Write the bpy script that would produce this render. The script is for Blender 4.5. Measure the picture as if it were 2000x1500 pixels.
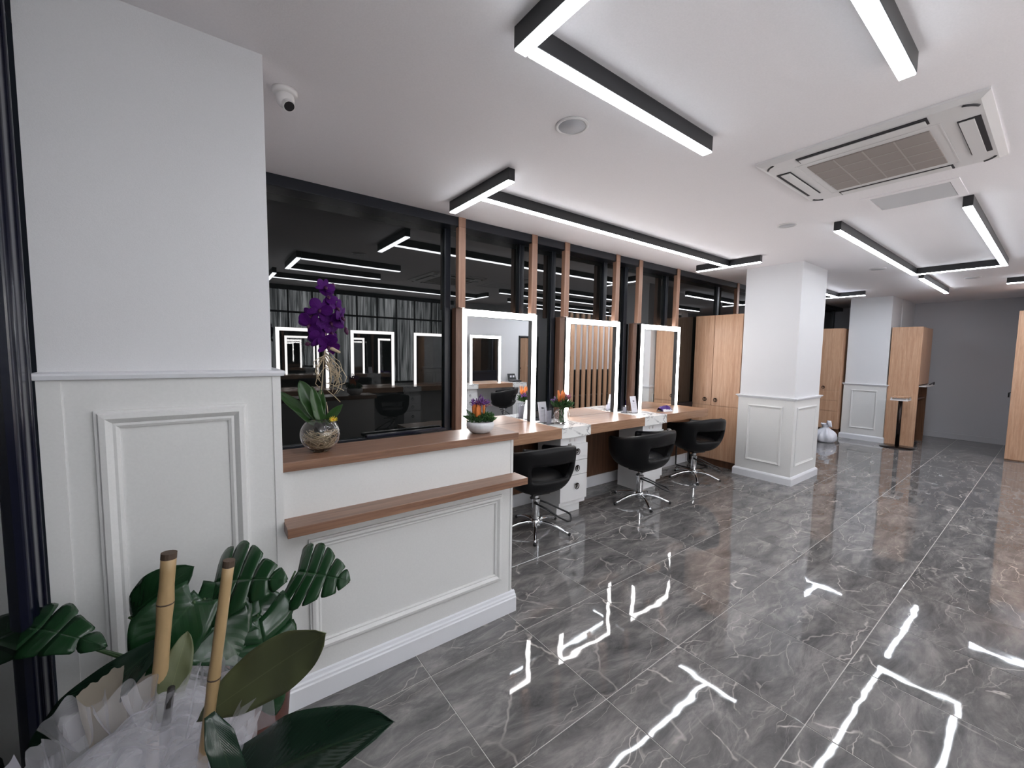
import bpy, bmesh, math, random
from mathutils import Vector, Matrix, noise
random.seed(7)
PI = math.pi
S = bpy.context.scene
for o in list(bpy.data.objects): bpy.data.objects.remove(o)
C = S.collection

# ------------------------------------------------------------------ camera, world, exposure
cd = bpy.data.cameras.new('camera'); cam = bpy.data.objects.new('camera', cd); C.objects.link(cam)
cd.sensor_width = 36.0; cd.lens = 36.0 * 807.13 / 2000.0; cd.clip_start = 0.02
cam.matrix_world = Matrix(((0.80020426, 0.03403321, -0.59876112, 0.0),
                           (-0.5995555, 0.06930992, -0.79732637, 0.0),
                           (0.01436451, 0.99701448, 0.07586689, 1.6),
                           (0, 0, 0, 1)))
S.camera = cam
w = bpy.data.worlds.new('night'); S.world = w; w.use_nodes = True
w.node_tree.nodes['Background'].inputs[0].default_value = (0.05, 0.06, 0.08, 1)
w.node_tree.nodes['Background'].inputs[1].default_value = 0.05
S.view_settings.view_transform = 'Standard'; S.view_settings.look = 'None'
S.view_settings.gamma = 1.0; S.view_settings.use_curve_mapping = False
S.view_settings.exposure = 1.30
STRIP, LED = 9.0, 7.6
sl = bpy.data.lights.new('curtain_fill_light', 'AREA'); sl.energy = 190; sl.color = (0.93, 0.97, 1.0); sl.shape = 'RECTANGLE'; sl.size = 5.0; sl.size_y = 1.8  # added light behind the curtain, brightens curtain and room
so_ = bpy.data.objects.new('curtain_fill_light', sl); C.objects.link(so_); so_.location = (2.1, -3.0, 2.0); so_.rotation_euler = (math.pi / 2, 0, 0)

# ------------------------------------------------------------------ materials
def newmat(name):
    m = bpy.data.materials.new(name); m.use_nodes = True
    return m, m.node_tree.nodes, m.node_tree.links, m.node_tree.nodes['Principled BSDF']
def plain(name, col, rough=0.5, metal=0.0, spec=0.5, bump=0.0, scale=200.0, coat=0.0, ior=1.5):
    m, N, L, B = newmat(name)
    B.inputs['Base Color'].default_value = (*col, 1); B.inputs['Roughness'].default_value = rough
    B.inputs['Metallic'].default_value = metal; B.inputs['Specular IOR Level'].default_value = spec
    B.inputs['Coat Weight'].default_value = coat; B.inputs['IOR'].default_value = ior
    if bump:
        tc = N.new('ShaderNodeTexCoord'); nz = N.new('ShaderNodeTexNoise'); nz.inputs['Scale'].default_value = scale
        nz.inputs['Detail'].default_value = 3
        bp = N.new('ShaderNodeBump'); bp.inputs['Strength'].default_value = bump; bp.inputs['Distance'].default_value = 0.002
        L.new(tc.outputs['Object'], nz.inputs['Vector']); L.new(nz.outputs[0], bp.inputs['Height']); L.new(bp.outputs[0], B.inputs['Normal'])
        mx = N.new('ShaderNodeMix'); mx.data_type = 'RGBA'; mx.inputs[6].default_value = (*[c * 0.94 for c in col], 1); mx.inputs[7].default_value = (*[min(1, c * 1.04) for c in col], 1)
        L.new(nz.outputs[0], mx.inputs[0]); L.new(mx.outputs[2], B.inputs['Base Color'])
    return m
def emit(name, col, s):
    m, N, L, B = newmat(name)
    B.inputs['Base Color'].default_value = (0.9, 0.9, 0.9, 1)
    B.inputs['Emission Color'].default_value = (*col, 1); B.inputs['Emission Strength'].default_value = s
    return m
def wood(name, dark, light, axis='x', rough=0.38, scale=1.0):
    m, N, L, B = newmat(name)
    tc = N.new('ShaderNodeTexCoord'); mp = N.new('ShaderNodeMapping')
    sc = {'x': (1.2, 26, 26), 'y': (26, 1.2, 26), 'z': (26, 26, 1.2)}[axis]
    mp.inputs['Scale'].default_value = [c * scale for c in sc]
    n1 = N.new('ShaderNodeTexNoise'); n1.inputs['Scale'].default_value = 1.6; n1.inputs['Detail'].default_value = 7; n1.inputs['Roughness'].default_value = 0.65
    n1.inputs['Distortion'].default_value = 0.6
    mp2 = N.new('ShaderNodeMapping'); mp2.inputs['Scale'].default_value = [c * 4 * scale for c in sc]
    n2 = N.new('ShaderNodeTexNoise'); n2.inputs['Scale'].default_value = 2.5; n2.inputs['Detail'].default_value = 2
    cr = N.new('ShaderNodeValToRGB'); cr.color_ramp.elements[0].position = 0.32; cr.color_ramp.elements[1].position = 0.68
    cr.color_ramp.elements[0].color = (*dark, 1); cr.color_ramp.elements[1].color = (*light, 1)
    mul = N.new('ShaderNodeMix'); mul.data_type = 'RGBA'; mul.blend_type = 'MULTIPLY'; mul.inputs[0].default_value = 0.35
    L.new(tc.outputs['Object'], mp.inputs[0]); L.new(tc.outputs['Object'], mp2.inputs[0])
    L.new(mp.outputs[0], n1.inputs[0]); L.new(mp2.outputs[0], n2.inputs[0]); L.new(n1.outputs[0], cr.inputs[0])
    L.new(cr.outputs[0], mul.inputs[6]); L.new(n2.outputs[0], mul.inputs[7]); L.new(mul.outputs[2], B.inputs['Base Color'])
    bp = N.new('ShaderNodeBump'); bp.inputs['Strength'].default_value = 0.08; bp.inputs['Distance'].default_value = 0.001
    L.new(n2.outputs[0], bp.inputs['Height']); L.new(bp.outputs[0], B.inputs['Normal'])
    B.inputs['Roughness'].default_value = rough
    return m
def marble_white():
    m, N, L, B = newmat('white_marble')
    tc = N.new('ShaderNodeTexCoord'); nz = N.new('ShaderNodeTexNoise'); nz.inputs['Scale'].default_value = 3.2; nz.inputs['Detail'].default_value = 6
    nz.inputs['Distortion'].default_value = 1.6
    sub = N.new('ShaderNodeMath'); sub.operation = 'SUBTRACT'; sub.inputs[1].default_value = 0.5
    ab = N.new('ShaderNodeMath'); ab.operation = 'ABSOLUTE'
    cr = N.new('ShaderNodeValToRGB'); cr.color_ramp.elements[0].color = (0.3, 0.3, 0.31, 1); cr.color_ramp.elements[1].color = (0.84, 0.84, 0.83, 1)
    cr.color_ramp.elements[1].position = 0.035
    L.new(tc.outputs['Object'], nz.inputs[0]); L.new(nz.outputs[0], sub.inputs[0]); L.new(sub.outputs[0], ab.inputs[0]); L.new(ab.outputs[0], cr.inputs[0])
    L.new(cr.outputs[0], B.inputs['Base Color']); B.inputs['Roughness'].default_value = 0.15
    return m
def floor_mat():
    m, N, L, B = newmat('grey_marble_tile')
    tc = N.new('ShaderNodeTexCoord'); oi = N.new('ShaderNodeObjectInfo')
    off = N.new('ShaderNodeVectorMath'); off.operation = 'SCALE'
    cmb = N.new('ShaderNodeCombineXYZ'); cmb.inputs[0].default_value = 37.0; cmb.inputs[1].default_value = 19.0; cmb.inputs[2].default_value = 53.0
    L.new(cmb.outputs[0], off.inputs[0]); L.new(oi.outputs['Random'], off.inputs['Scale'])
    add = N.new('ShaderNodeVectorMath'); add.operation = 'ADD'
    L.new(tc.outputs['Object'], add.inputs[0]); L.new(off.outputs[0], add.inputs[1])
    # streaky direction: stretch along a diagonal
    mp = N.new('ShaderNodeMapping'); mp.inputs['Rotation'].default_value = (0, 0, 0.6); mp.inputs['Scale'].default_value = (1.0, 3.2, 1.0)
    L.new(add.outputs[0], mp.inputs[0])
    base = N.new('ShaderNodeTexNoise'); base.inputs['Scale'].default_value = 2.4; base.inputs['Detail'].default_value = 12; base.inputs['Roughness'].default_value = 0.72; base.inputs['Distortion'].default_value = 0.5
    L.new(mp.outputs[0], base.inputs[0])
    cr = N.new('ShaderNodeValToRGB'); e = cr.color_ramp.elements
    e[0].position = 0.28; e[0].color = (0.050, 0.049, 0.052, 1); e[1].position = 0.78; e[1].color = (0.36, 0.335, 0.325, 1)
    x = e.new(0.5); x.color = (0.140, 0.135, 0.134, 1)
    L.new(base.outputs[0], cr.inputs[0])
    prev = cr.outputs[0]
    wp = N.new('ShaderNodeTexNoise'); wp.inputs['Scale'].default_value = 2.6; wp.inputs['Detail'].default_value = 4; L.new(add.outputs[0], wp.inputs[0])
    wsc = N.new('ShaderNodeVectorMath'); wsc.operation = 'SCALE'; wsc.inputs['Scale'].default_value = 0.34; L.new(wp.outputs['Color'], wsc.inputs[0])
    wad = N.new('ShaderNodeVectorMath'); wad.operation = 'ADD'; L.new(add.outputs[0], wad.inputs[0]); L.new(wsc.outputs[0], wad.inputs[1])
    for sc, wd, amt, col, rz, st, lo, hi, sd in ((1.5, 0.011, 0.85, (0.56, 0.51, 0.48), 0.62, 2.6, 0.46, 0.60, 1.0), (3.0, 0.016, 0.5, (0.46, 0.42, 0.40), 0.95, 3.4, 0.45, 0.62, 5.0), (1.1, 0.010, 0.5, (0.46, 0.42, 0.40), -0.75, 2.0, 0.50, 0.62, 9.0), (1.3, 0.10, 0.34, (0.34, 0.315, 0.30), 0.5, 2.8, 0.45, 0.70, 13.0)):
        mv = N.new('ShaderNodeMapping'); mv.inputs['Location'].default_value = (sd, sd * 1.7, 0); mv.inputs['Rotation'].default_value = (0, 0, rz); mv.inputs['Scale'].default_value = (0.7, st, 1.0)
        L.new(wad.outputs[0], mv.inputs[0])
        nv = N.new('ShaderNodeTexVoronoi'); nv.feature = 'DISTANCE_TO_EDGE'; nv.inputs['Scale'].default_value = sc; L.new(mv.outputs[0], nv.inputs['Vector'])
        mr = N.new('ShaderNodeMapRange'); mr.interpolation_type = 'SMOOTHSTEP'; mr.inputs[1].default_value = 0.0; mr.inputs[2].default_value = wd; mr.inputs[3].default_value = amt; mr.inputs[4].default_value = 0.0
        L.new(nv.outputs['Distance'], mr.inputs[0])
        fade = N.new('ShaderNodeTexNoise'); fade.inputs['Scale'].default_value = 3.1; fade.inputs['Detail'].default_value = 4; L.new(mv.outputs[0], fade.inputs[0])
        fm = N.new('ShaderNodeMapRange'); fm.inputs[1].default_value = lo; fm.inputs[2].default_value = hi
        L.new(fade.outputs[0], fm.inputs[0])
        mu = N.new('ShaderNodeMath'); mu.operation = 'MULTIPLY'; L.new(mr.outputs[0], mu.inputs[0]); L.new(fm.outputs[0], mu.inputs[1])
        mx = N.new('ShaderNodeMix'); mx.data_type = 'RGBA'; mx.inputs[7].default_value = (*col, 1)
        L.new(mu.outputs[0], mx.inputs[0]); L.new(prev, mx.inputs[6]); prev = mx.outputs[2]
    L.new(prev, B.inputs['Base Color'])
    B.inputs['Roughness'].default_value = 0.035; B.inputs['IOR'].default_value = 1.62
    bn = N.new('ShaderNodeTexNoise'); bn.inputs['Scale'].default_value = 6.0; bn.inputs['Detail'].default_value = 1.0
    L.new(add.outputs[0], bn.inputs[0])
    bp = N.new('ShaderNodeBump'); bp.inputs['Strength'].default_value = 0.42; bp.inputs['Distance'].default_value = 0.002
    L.new(bn.outputs[0], bp.inputs['Height']); L.new(bp.outputs[0], B.inputs['Normal'])
    return m
def leaf_mat(name, base, vein, rough=0.28, n=18.0, amt=0.6, bump=0.12):
    m, N, L, B = newmat(name)
    uv = N.new('ShaderNodeUVMap'); sp = N.new('ShaderNodeSeparateXYZ'); L.new(uv.outputs[0], sp.inputs[0])
    ax = N.new('ShaderNodeMath'); ax.operation = 'ABSOLUTE'; L.new(sp.outputs[0], ax.inputs[0])
    md = N.new('ShaderNodeMapRange'); md.inputs[1].default_value = 0.0; md.inputs[2].default_value = 0.05; md.inputs[3].default_value = 1.0; md.inputs[4].default_value = 0.0
    L.new(ax.outputs[0], md.inputs[0])
    k = N.new('ShaderNodeMath'); k.operation = 'MULTIPLY_ADD'; k.inputs[1].default_value = -0.35; L.new(ax.outputs[0], k.inputs[0]); L.new(sp.outputs[1], k.inputs[2])
    k2 = N.new('ShaderNodeMath'); k2.operation = 'MULTIPLY'; k2.inputs[1].default_value = n; L.new(k.outputs[0], k2.inputs[0])
    fr = N.new('ShaderNodeMath'); fr.operation = 'PINGPONG'; fr.inputs[1].default_value = 0.5; L.new(k2.outputs[0], fr.inputs[0])
    vr = N.new('ShaderNodeMapRange'); vr.inputs[1].default_value = 0.0; vr.inputs[2].default_value = 0.07; vr.inputs[3].default_value = 0.45; vr.inputs[4].default_value = 0.0
    L.new(fr.outputs[0], vr.inputs[0])
    mxm = N.new('ShaderNodeMath'); mxm.operation = 'MAXIMUM'; L.new(md.outputs[0], mxm.inputs[0]); L.new(vr.outputs[0], mxm.inputs[1])
    sc = N.new('ShaderNodeMath'); sc.operation = 'MULTIPLY'; sc.inputs[1].default_value = amt; L.new(mxm.outputs[0], sc.inputs[0])
    mx = N.new('ShaderNodeMix'); mx.data_type = 'RGBA'; mx.inputs[6].default_value = (*base, 1); mx.inputs[7].default_value = (*vein, 1)
    L.new(sc.outputs[0], mx.inputs[0]); L.new(mx.outputs[2], B.inputs['Base Color'])
    bp = N.new('ShaderNodeBump'); bp.inputs['Strength'].default_value = bump; bp.inputs['Distance'].default_value = 0.003
    L.new(fr.outputs[0], bp.inputs['Height']); L.new(bp.outputs[0], B.inputs['Normal'])
    B.inputs['Roughness'].default_value = rough
    return m
def glass(name, col=(1, 1, 1), rough=0.0, ior=1.45):
    m, N, L, B = newmat(name)
    B.inputs['Base Color'].default_value = (*col, 1); B.inputs['Roughness'].default_value = rough
    B.inputs['Transmission Weight'].default_value = 1.0; B.inputs['IOR'].default_value = ior
    return m
def veil(name, col, alpha, edge=1.0, streak=False):
    m, N, L, B = newmat(name)
    out = N['Material Output']; tr = N.new('ShaderNodeBsdfTransparent'); tl = N.new('ShaderNodeBsdfTranslucent'); tl.inputs[0].default_value = (*col, 1)
    df = N.new('ShaderNodeBsdfDiffuse'); df.inputs[0].default_value = (*col, 1)
    a = N.new('ShaderNodeMixShader'); a.inputs[0].default_value = 0.35; L.new(df.outputs[0], a.inputs[1]); L.new(tl.outputs[0], a.inputs[2])
    b = N.new('ShaderNodeMixShader')
    if streak:
        tc = N.new('ShaderNodeTexCoord'); mp = N.new('ShaderNodeMapping'); mp.inputs['Scale'].default_value = (26, 1, 0.9); nz = N.new('ShaderNodeTexNoise'); nz.inputs['Scale'].default_value = 1.0; nz.inputs['Detail'].default_value = 5; nz.inputs['Distortion'].default_value = 1.2
        rp_ = N.new('ShaderNodeValToRGB'); rp_.color_ramp.elements[0].position = 0.38; rp_.color_ramp.elements[0].color = (0.16, 0.17, 0.17, 1); rp_.color_ramp.elements[1].position = 0.66; rp_.color_ramp.elements[1].color = (1, 1, 1, 1)
        L.new(tc.outputs['Object'], mp.inputs[0]); L.new(mp.outputs[0], nz.inputs[0]); L.new(nz.outputs[0], rp_.inputs[0]); L.new(rp_.outputs[0], tl.inputs[0]); L.new(rp_.outputs[0], df.inputs[0])
    lw = N.new('ShaderNodeLayerWeight'); lw.inputs[0].default_value = 0.35
    mr = N.new('ShaderNodeMapRange'); mr.inputs[3].default_value = alpha; mr.inputs[4].default_value = min(1.0, alpha * edge)
    L.new(lw.outputs['Facing'], mr.inputs[0]); L.new(mr.outputs[0], b.inputs[0])
    L.new(tr.outputs[0], b.inputs[1]); L.new(a.outputs[0], b.inputs[2]); L.new(b.outputs[0], out.inputs[0])
    return m
M = {}
M['wall'] = plain('white_wall_paint', (0.69, 0.69, 0.71), 0.55, bump=0.15, scale=300)
M['ceiling'] = plain('ceiling_paint', (0.88, 0.85, 0.87), 0.8, bump=0.15, scale=150)
M['panel'] = plain('satin_white_panel', (0.70, 0.70, 0.695), 0.42, bump=0.08, scale=120)
M['trim'] = plain('white_gloss_trim', (0.74, 0.75, 0.79), 0.3)
M['grey_wall'] = plain('grey_wall_paint', (0.52, 0.52, 0.55), 0.7, bump=0.1, scale=200)
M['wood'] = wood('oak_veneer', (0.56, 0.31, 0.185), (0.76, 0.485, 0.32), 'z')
M['woodx'] = wood('walnut_top', (0.30, 0.155, 0.09), (0.55, 0.33, 0.21), 'x', 0.3)
M['woodc'] = wood('counter_wood', (0.19, 0.095, 0.06), (0.36, 0.20, 0.13), 'x', 0.3)
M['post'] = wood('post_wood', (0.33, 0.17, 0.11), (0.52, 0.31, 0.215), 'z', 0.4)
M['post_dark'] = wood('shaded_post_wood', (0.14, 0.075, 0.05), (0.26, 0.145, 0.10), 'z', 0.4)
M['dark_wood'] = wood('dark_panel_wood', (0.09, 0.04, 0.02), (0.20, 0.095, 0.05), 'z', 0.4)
M['marble'] = marble_white()
M['tile'] = floor_mat()
M['grout'] = plain('light_grout', (0.50, 0.48, 0.46), 0.8)
M['frame'] = plain('dark_window_frame', (0.008, 0.010, 0.016), 0.3)
M['housing'] = plain('grey_lamp_housing', (0.07, 0.068, 0.07), 0.4)
M['navy'] = plain('navy_door_frame', (0.006, 0.007, 0.018), 0.18)
M['pane'] = plain('night_glass', (0.006, 0.007, 0.007), 0.0, ior=1.62)
M['mirror'] = plain('mirror_silver', (0.93, 0.94, 0.94), 0.0, metal=1.0)
M['strip'] = emit('ceiling_strip_light', (0.90, 0.95, 1.0), STRIP)
M['strip_far'] = emit('far_ceiling_strip_light', (0.86, 0.92, 1.0), STRIP * 2.1)
M['led'] = emit('mirror_led', (1.0, 0.965, 0.95), LED)
M['black'] = plain('black_metal', (0.012, 0.012, 0.014), 0.35)
M['leather'] = plain('black_leather', (0.005, 0.005, 0.006), 0.42, spec=0.25, bump=0.25, scale=500)
M['chrome'] = plain('chrome', (0.72, 0.73, 0.75), 0.08, metal=1.0)
M['bronze'] = plain('dark_bronze', (0.03, 0.022, 0.02), 0.25, metal=0.8)
M['white'] = plain('white_plastic', (0.72, 0.70, 0.70), 0.35)
M['lacquer'] = plain('white_lacquer', (0.78, 0.78, 0.79), 0.2)
M['grille'] = plain('ac_grille_mesh', (0.32, 0.28, 0.26), 0.6, bump=0.4, scale=900)
M['slot'] = plain('dark_slot', (0.02, 0.018, 0.022), 0.6)
M['speaker'] = plain('speaker_mesh', (0.50, 0.50, 0.53), 0.6, bump=0.4, scale=900)
M['glass'] = glass('clear_glass')
M['acrylic'] = glass('acrylic', (0.97, 0.97, 1.0), 0.0, 1.35)
M['ceramic'] = plain('speckled_white_ceramic', (0.66, 0.66, 0.68), 0.5, bump=0.5, scale=90)
M['monstera'] = leaf_mat('monstera_leaf', (0.010, 0.040, 0.014), (0.03, 0.085, 0.035), 0.22, 9.0, 0.45, 0.22)
M['rubber'] = leaf_mat('rubber_leaf', (0.010, 0.026, 0.016), (0.035, 0.06, 0.03), 0.2, 26, 0.5)
M['olive'] = leaf_mat('rubber_leaf_underside', (0.050, 0.066, 0.026), (0.16, 0.17, 0.08), 0.55, 0.0, 0.8)
M['orchid_leaf'] = leaf_mat('orchid_leaf', (0.022, 0.065, 0.014), (0.05, 0.11, 0.03), 0.3, 2, 0.5)
M['stem'] = plain('plant_stem', (0.03, 0.07, 0.02), 0.45)
M['darkstem'] = plain('dark_stem', (0.012, 0.01, 0.008), 0.6)
M['bamboo'] = plain('bamboo', (0.38, 0.26, 0.13), 0.45, bump=0.3, scale=60)
M['bamboo_end'] = plain('bamboo_burnt_end', (0.07, 0.045, 0.03), 0.7)
M['petal'] = leaf_mat('purple_petal', (0.050, 0.002, 0.095), (0.13, 0.012, 0.20), 0.65, 5, 0.5)
M['petal'].node_tree.nodes['Principled BSDF'].inputs['Specular IOR Level'].default_value = 0.15
M['petal_dark'] = plain('dark_petal', (0.055, 0.003, 0.04), 0.5)
M['root'] = plain('dry_root', (0.50, 0.40, 0.27), 0.75, bump=0.4, scale=300)
M['yellow'] = plain('yellow_petal', (0.75, 0.55, 0.03), 0.5)
M['orange'] = plain('orange_bloom', (0.62, 0.17, 0.03), 0.6)
M['lilac'] = plain('lilac_bloom', (0.16, 0.05, 0.24), 0.6)
M['pink'] = plain('pink_bloom', (0.40, 0.12, 0.2), 0.6)
M['sprig'] = plain('green_sprig', (0.025, 0.085, 0.018), 0.6)
M['tulle'] = veil('white_tulle', (0.82, 0.81, 0.86), 0.21, 1.9)
M['paper'] = veil('beige_wrap', (0.40, 0.35, 0.29), 0.8)
M['greypaper'] = plain('grey_wrap', (0.27, 0.26, 0.29), 0.7)
M['clay'] = plain('brown_pot', (0.10, 0.032, 0.022), 0.35)
M['silver'] = veil('silver_plastic_curtain', (0.80, 0.83, 0.84), 1.0, 1.0, True)
M['purple_plastic'] = plain('purple_gloss_plastic', (0.05, 0.012, 0.17), 0.08)
M['bag'] = plain('white_plastic_bag', (0.72, 0.73, 0.80), 0.3, bump=0.8, scale=25)
M['card'] = plain('white_card', (0.72, 0.72, 0.78), 0.4)
M['ink'] = plain('dark_ink', (0.05, 0.05, 0.07), 0.5)
M['greyink'] = plain('grey_ink', (0.4, 0.4, 0.45), 0.5)
M['soil'] = plain('soil', (0.02, 0.014, 0.01), 0.9)

# ------------------------------------------------------------------ mesh helpers
class MB:
    def __init__(s): s.v = []; s.f = []; s.uv = []; s.smooth = False
    def box(s, x0, x1, y0, y1, z0, z1):
        i = len(s.v)
        s.v += [(x, y, z) for z in (z0, z1) for y in (y0, y1) for x in (x0, x1)]
        s.f += [tuple(i + k for k in q) for q in ((0, 2, 3, 1), (4, 5, 7, 6), (0, 1, 5, 4), (2, 6, 7, 3), (0, 4, 6, 2), (1, 3, 7, 5))]
        return s
    def tube(s, pts, r, n=10, closed=False, caps=True):
        pts = [Vector(p) for p in pts]; m = len(pts)
        rs = r if isinstance(r, (list, tuple)) else [r] * m
        i0 = len(s.v); up = None
        for k, p in enumerate(pts):
            if closed: t = pts[(k + 1) % m] - pts[k - 1]
            else: t = (pts[min(k + 1, m - 1)] - pts[max(k - 1, 0)])
            t.normalize()
            if up is None: up = Vector((0, 0, 1)) if abs(t.z) < 0.9 else Vector((1, 0, 0))
            a = t.cross(up); 
            if a.length < 1e-5: a = t.orthogonal()
            a.normalize(); b = a.cross(t); b.normalize(); up = b
            for j in range(n):
                an = 2 * PI * j / n; q = p + (a * math.cos(an) + b * math.sin(an)) * rs[k]; s.v.append(tuple(q))
        for k in range(m if closed else m - 1):
            k2 = (k + 1) % m
            for j in range(n):
                j2 = (j + 1) % n
                s.f.append((i0 + k * n + j, i0 + k * n + j2, i0 + k2 * n + j2, i0 + k2 * n + j))
        if caps and not closed:
            s.f.append(tuple(i0 + j for j in reversed(range(n)))); s.f.append(tuple(i0 + (m - 1) * n + j for j in range(n)))
        return s
    def lathe(s, prof, c=(0, 0, 0), n=32, sx=1.0, sy=1.0):
        i0 = len(s.v)
        for (r, z) in prof:
            for j in range(n):
                a = 2 * PI * j / n; s.v.append((c[0] + r * sx * math.cos(a), c[1] + r * sy * math.sin(a), c[2] + z))
        for k in range(len(prof) - 1):
            for j in range(n):
                j2 = (j + 1) % n; s.f.append((i0 + k * n + j, i0 + k * n + j2, i0 + (k + 1) * n + j2, i0 + (k + 1) * n + j))
        if prof[0][0] > 1e-4: s.f.append(tuple(i0 + j for j in reversed(range(n))))
        if prof[-1][0] > 1e-4: s.f.append(tuple(i0 + (len(prof) - 1) * n + j for j in range(n)))
        return s
    def ring(s, x0, x1, y0, y1, prof):           # rectangular ring with a (offset, z) profile, closed profile
        i0 = len(s.v); m = len(prof)
        for (o, z) in prof: s.v += [(x0 - o, y0 - o, z), (x1 + o, y0 - o, z), (x1 + o, y1 + o, z), (x0 - o, y1 + o, z)]
        for k in range(m):
            k2 = (k + 1) % m
            for j in range(4):
                j2 = (j + 1) % 4; s.f.append((i0 + k * 4 + j, i0 + k * 4 + j2, i0 + k2 * 4 + j2, i0 + k2 * 4 + j))
        return s
    def mould(s, o, u, v, nrm, u0, u1, v0, v1, w=0.045, h=0.014):   # mitred picture-frame moulding on a plane
        o, u, v, nrm = Vector(o), Vector(u), Vector(v), Vector(nrm)
        prof = [(0, -0.002), (0, h * .55), (w * .12, h * .62), (w * .2, h), (w * .45, h * 1.1), (w * .6, h * .75), (w * .72, h * .45), (w * .85, h * .5), (w, h * .28), (w, -0.002)]
        i0 = len(s.v)
        for (d, hh) in prof:
            for (a, b) in ((u0 + d, v0 + d), (u1 - d, v0 + d), (u1 - d, v1 - d), (u0 + d, v1 - d)):
                s.v.append(tuple(o + u * a + v * b + nrm * hh))
        for k in range(len(prof)):
            k2 = (k + 1) % len(prof)
            for j in range(4):
                j2 = (j + 1) % 4; s.f.append((i0 + k * 4 + j, i0 + k * 4 + j2, i0 + k2 * 4 + j2, i0 + k2 * 4 + j))
        return s
    def grid(s, P, nu, nv, uvf=None):
        i0 = len(s.v)
        for i in range(nu + 1):
            for j in range(nv + 1):
                s.v.append(tuple(P(i / nu, j / nv)))
        for i in range(nu):
            for j in range(nv):
                a = i0 + i * (nv + 1) + j
                s.f.append((a, a + 1, a + nv + 2, a + nv + 1))
                if uvf: s.uv.append([uvf(i / nu, j / nv), uvf(i / nu, (j + 1) / nv), uvf((i + 1) / nu, (j + 1) / nv), uvf((i + 1) / nu, j / nv)])
        return s
    def poly(s, pts, thick=None, nrm=None):
        i0 = len(s.v); n = len(pts)
        s.v += [tuple(p) for p in pts]; s.f.append(tuple(range(i0, i0 + n)))
        if thick:
            nv = Vector(nrm) * thick; s.v += [tuple(Vector(p) - nv) for p in pts]
            s.f.append(tuple(reversed(range(i0 + n, i0 + 2 * n))))
            for k in range(n): k2 = (k + 1) % n; s.f.append((i0 + k, i0 + n + k, i0 + n + k2, i0 + k2))
        return s
def root_loc(o):
    v = Vector((0, 0, 0))
    while o: v += o.location; o = o.parent
    return v
def part(name, mb, mat, parent=None, smooth=False, bevel=0.0, seg=2, solid=0.0, sub=0, fixn=False):
    loc = root_loc(parent) if parent else Vector((0, 0, 0))
    me = bpy.data.meshes.new(name); me.from_pydata([tuple(Vector(v) - loc) for v in mb.v], [], mb.f)
    if mb.uv and len(mb.uv) == len(mb.f):
        ul = me.uv_layers.new(name='UVMap'); k = 0
        for q in mb.uv:
            for c in q: ul.data[k].uv = c; k += 1
    if fixn:
        b = bmesh.new(); b.from_mesh(me); bmesh.ops.recalc_face_normals(b, faces=b.faces); b.to_mesh(me); b.free()
    me.materials.append(mat if not isinstance(mat, str) else M[mat]); me.update()
    if smooth:
        for p in me.polygons: p.use_smooth = True
    o = bpy.data.objects.new(name, me); C.objects.link(o)
    if parent: o.parent = parent
    if solid:
        q = o.modifiers.new('solid', 'SOLIDIFY'); q.thickness = solid; q.offset = 0
    if bevel:
        q = o.modifiers.new('bevel', 'BEVEL'); q.width = bevel; q.segments = seg; q.limit_method = 'ANGLE'; q.angle_limit = 0.6
    if sub:
        q = o.modifiers.new('sub', 'SUBSURF'); q.levels = sub; q.render_levels = sub
    return o
def tag(o, label, cat, group=None, kind=None):
    o['label'] = label
    if cat: o['category'] = cat
    if group: o['group'] = group
    if kind: o['kind'] = kind
    return o
def thing(name, label, cat, loc=(0, 0, 0), group=None):
    o = bpy.data.objects.new(name, None); o.empty_display_size = 0.1; C.objects.link(o); o.location = loc
    return tag(o, label, cat, group)
def struct(name, mb, mat, label=None, parent=None, **k):
    o = part(name, mb, mat, parent, **k)
    if not parent: o['kind'] = 'structure'
    if label: o['label'] = label
    return o
def sempty(name, label, loc=(0, 0, 0)):
    o = bpy.data.objects.new(name, None); C.objects.link(o); o.location = loc; o['kind'] = 'structure'; o['label'] = label
    return o
def box(*a): return MB().box(*a)

CZ = 2.742      # ceiling height
# ------------------------------------------------------------------ floor, ceiling
fl = struct('floor', box(-0.5, 12.1, -1.9, 3.4, -0.12, -0.0022), 'grout', 'floor of polished dark grey marble tiles with pale joints')
T = 0.6; G = 0.0022
tm = bpy.data.meshes.new('tile')
tmb = MB(); a = T / 2 - G; b = a - 0.0012
tmb.v = [(-a, -a, -0.004), (a, -a, -0.004), (a, a, -0.004), (-a, a, -0.004), (-a, -a, -0.0006), (a, -a, -0.0006), (a, a, -0.0006), (-a, a, -0.0006), (-b, -b, 0), (b, -b, 0), (b, b, 0), (-b, b, 0)]
tmb.f = [(8, 9, 10, 11)] + [(i, (i + 1) % 4, 4 + (i + 1) % 4, 4 + i) for i in range(4)] + [(4 + i, 4 + (i + 1) % 4, 8 + (i + 1) % 4, 8 + i) for i in range(4)]
tm.from_pydata(tmb.v, [], tmb.f); tm.materials.append(M['tile'])
for i in range(-2, 19):
    for j in range(-6, 3):
        cx, cy = 0.852 + T * (i + 0.5), 1.768 + T * (j + 0.5)
        if cx > 12 or cy < -1.75: continue
        o = bpy.data.objects.new('tile', tm); C.objects.link(o); o.parent = fl
        o.location = (cx, cy, -0.0002); o.rotation_euler = (random.uniform(-1, 1) * 0.0009, random.uniform(-1, 1) * 0.0009, 0)
        if random.random() < 0.5: o.rotation_euler[2] = PI
struct('ceiling', box(-0.5, 12.1, -1.9, 3.4, CZ, CZ + 0.1), 'ceiling', 'smooth white plaster ceiling')

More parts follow.
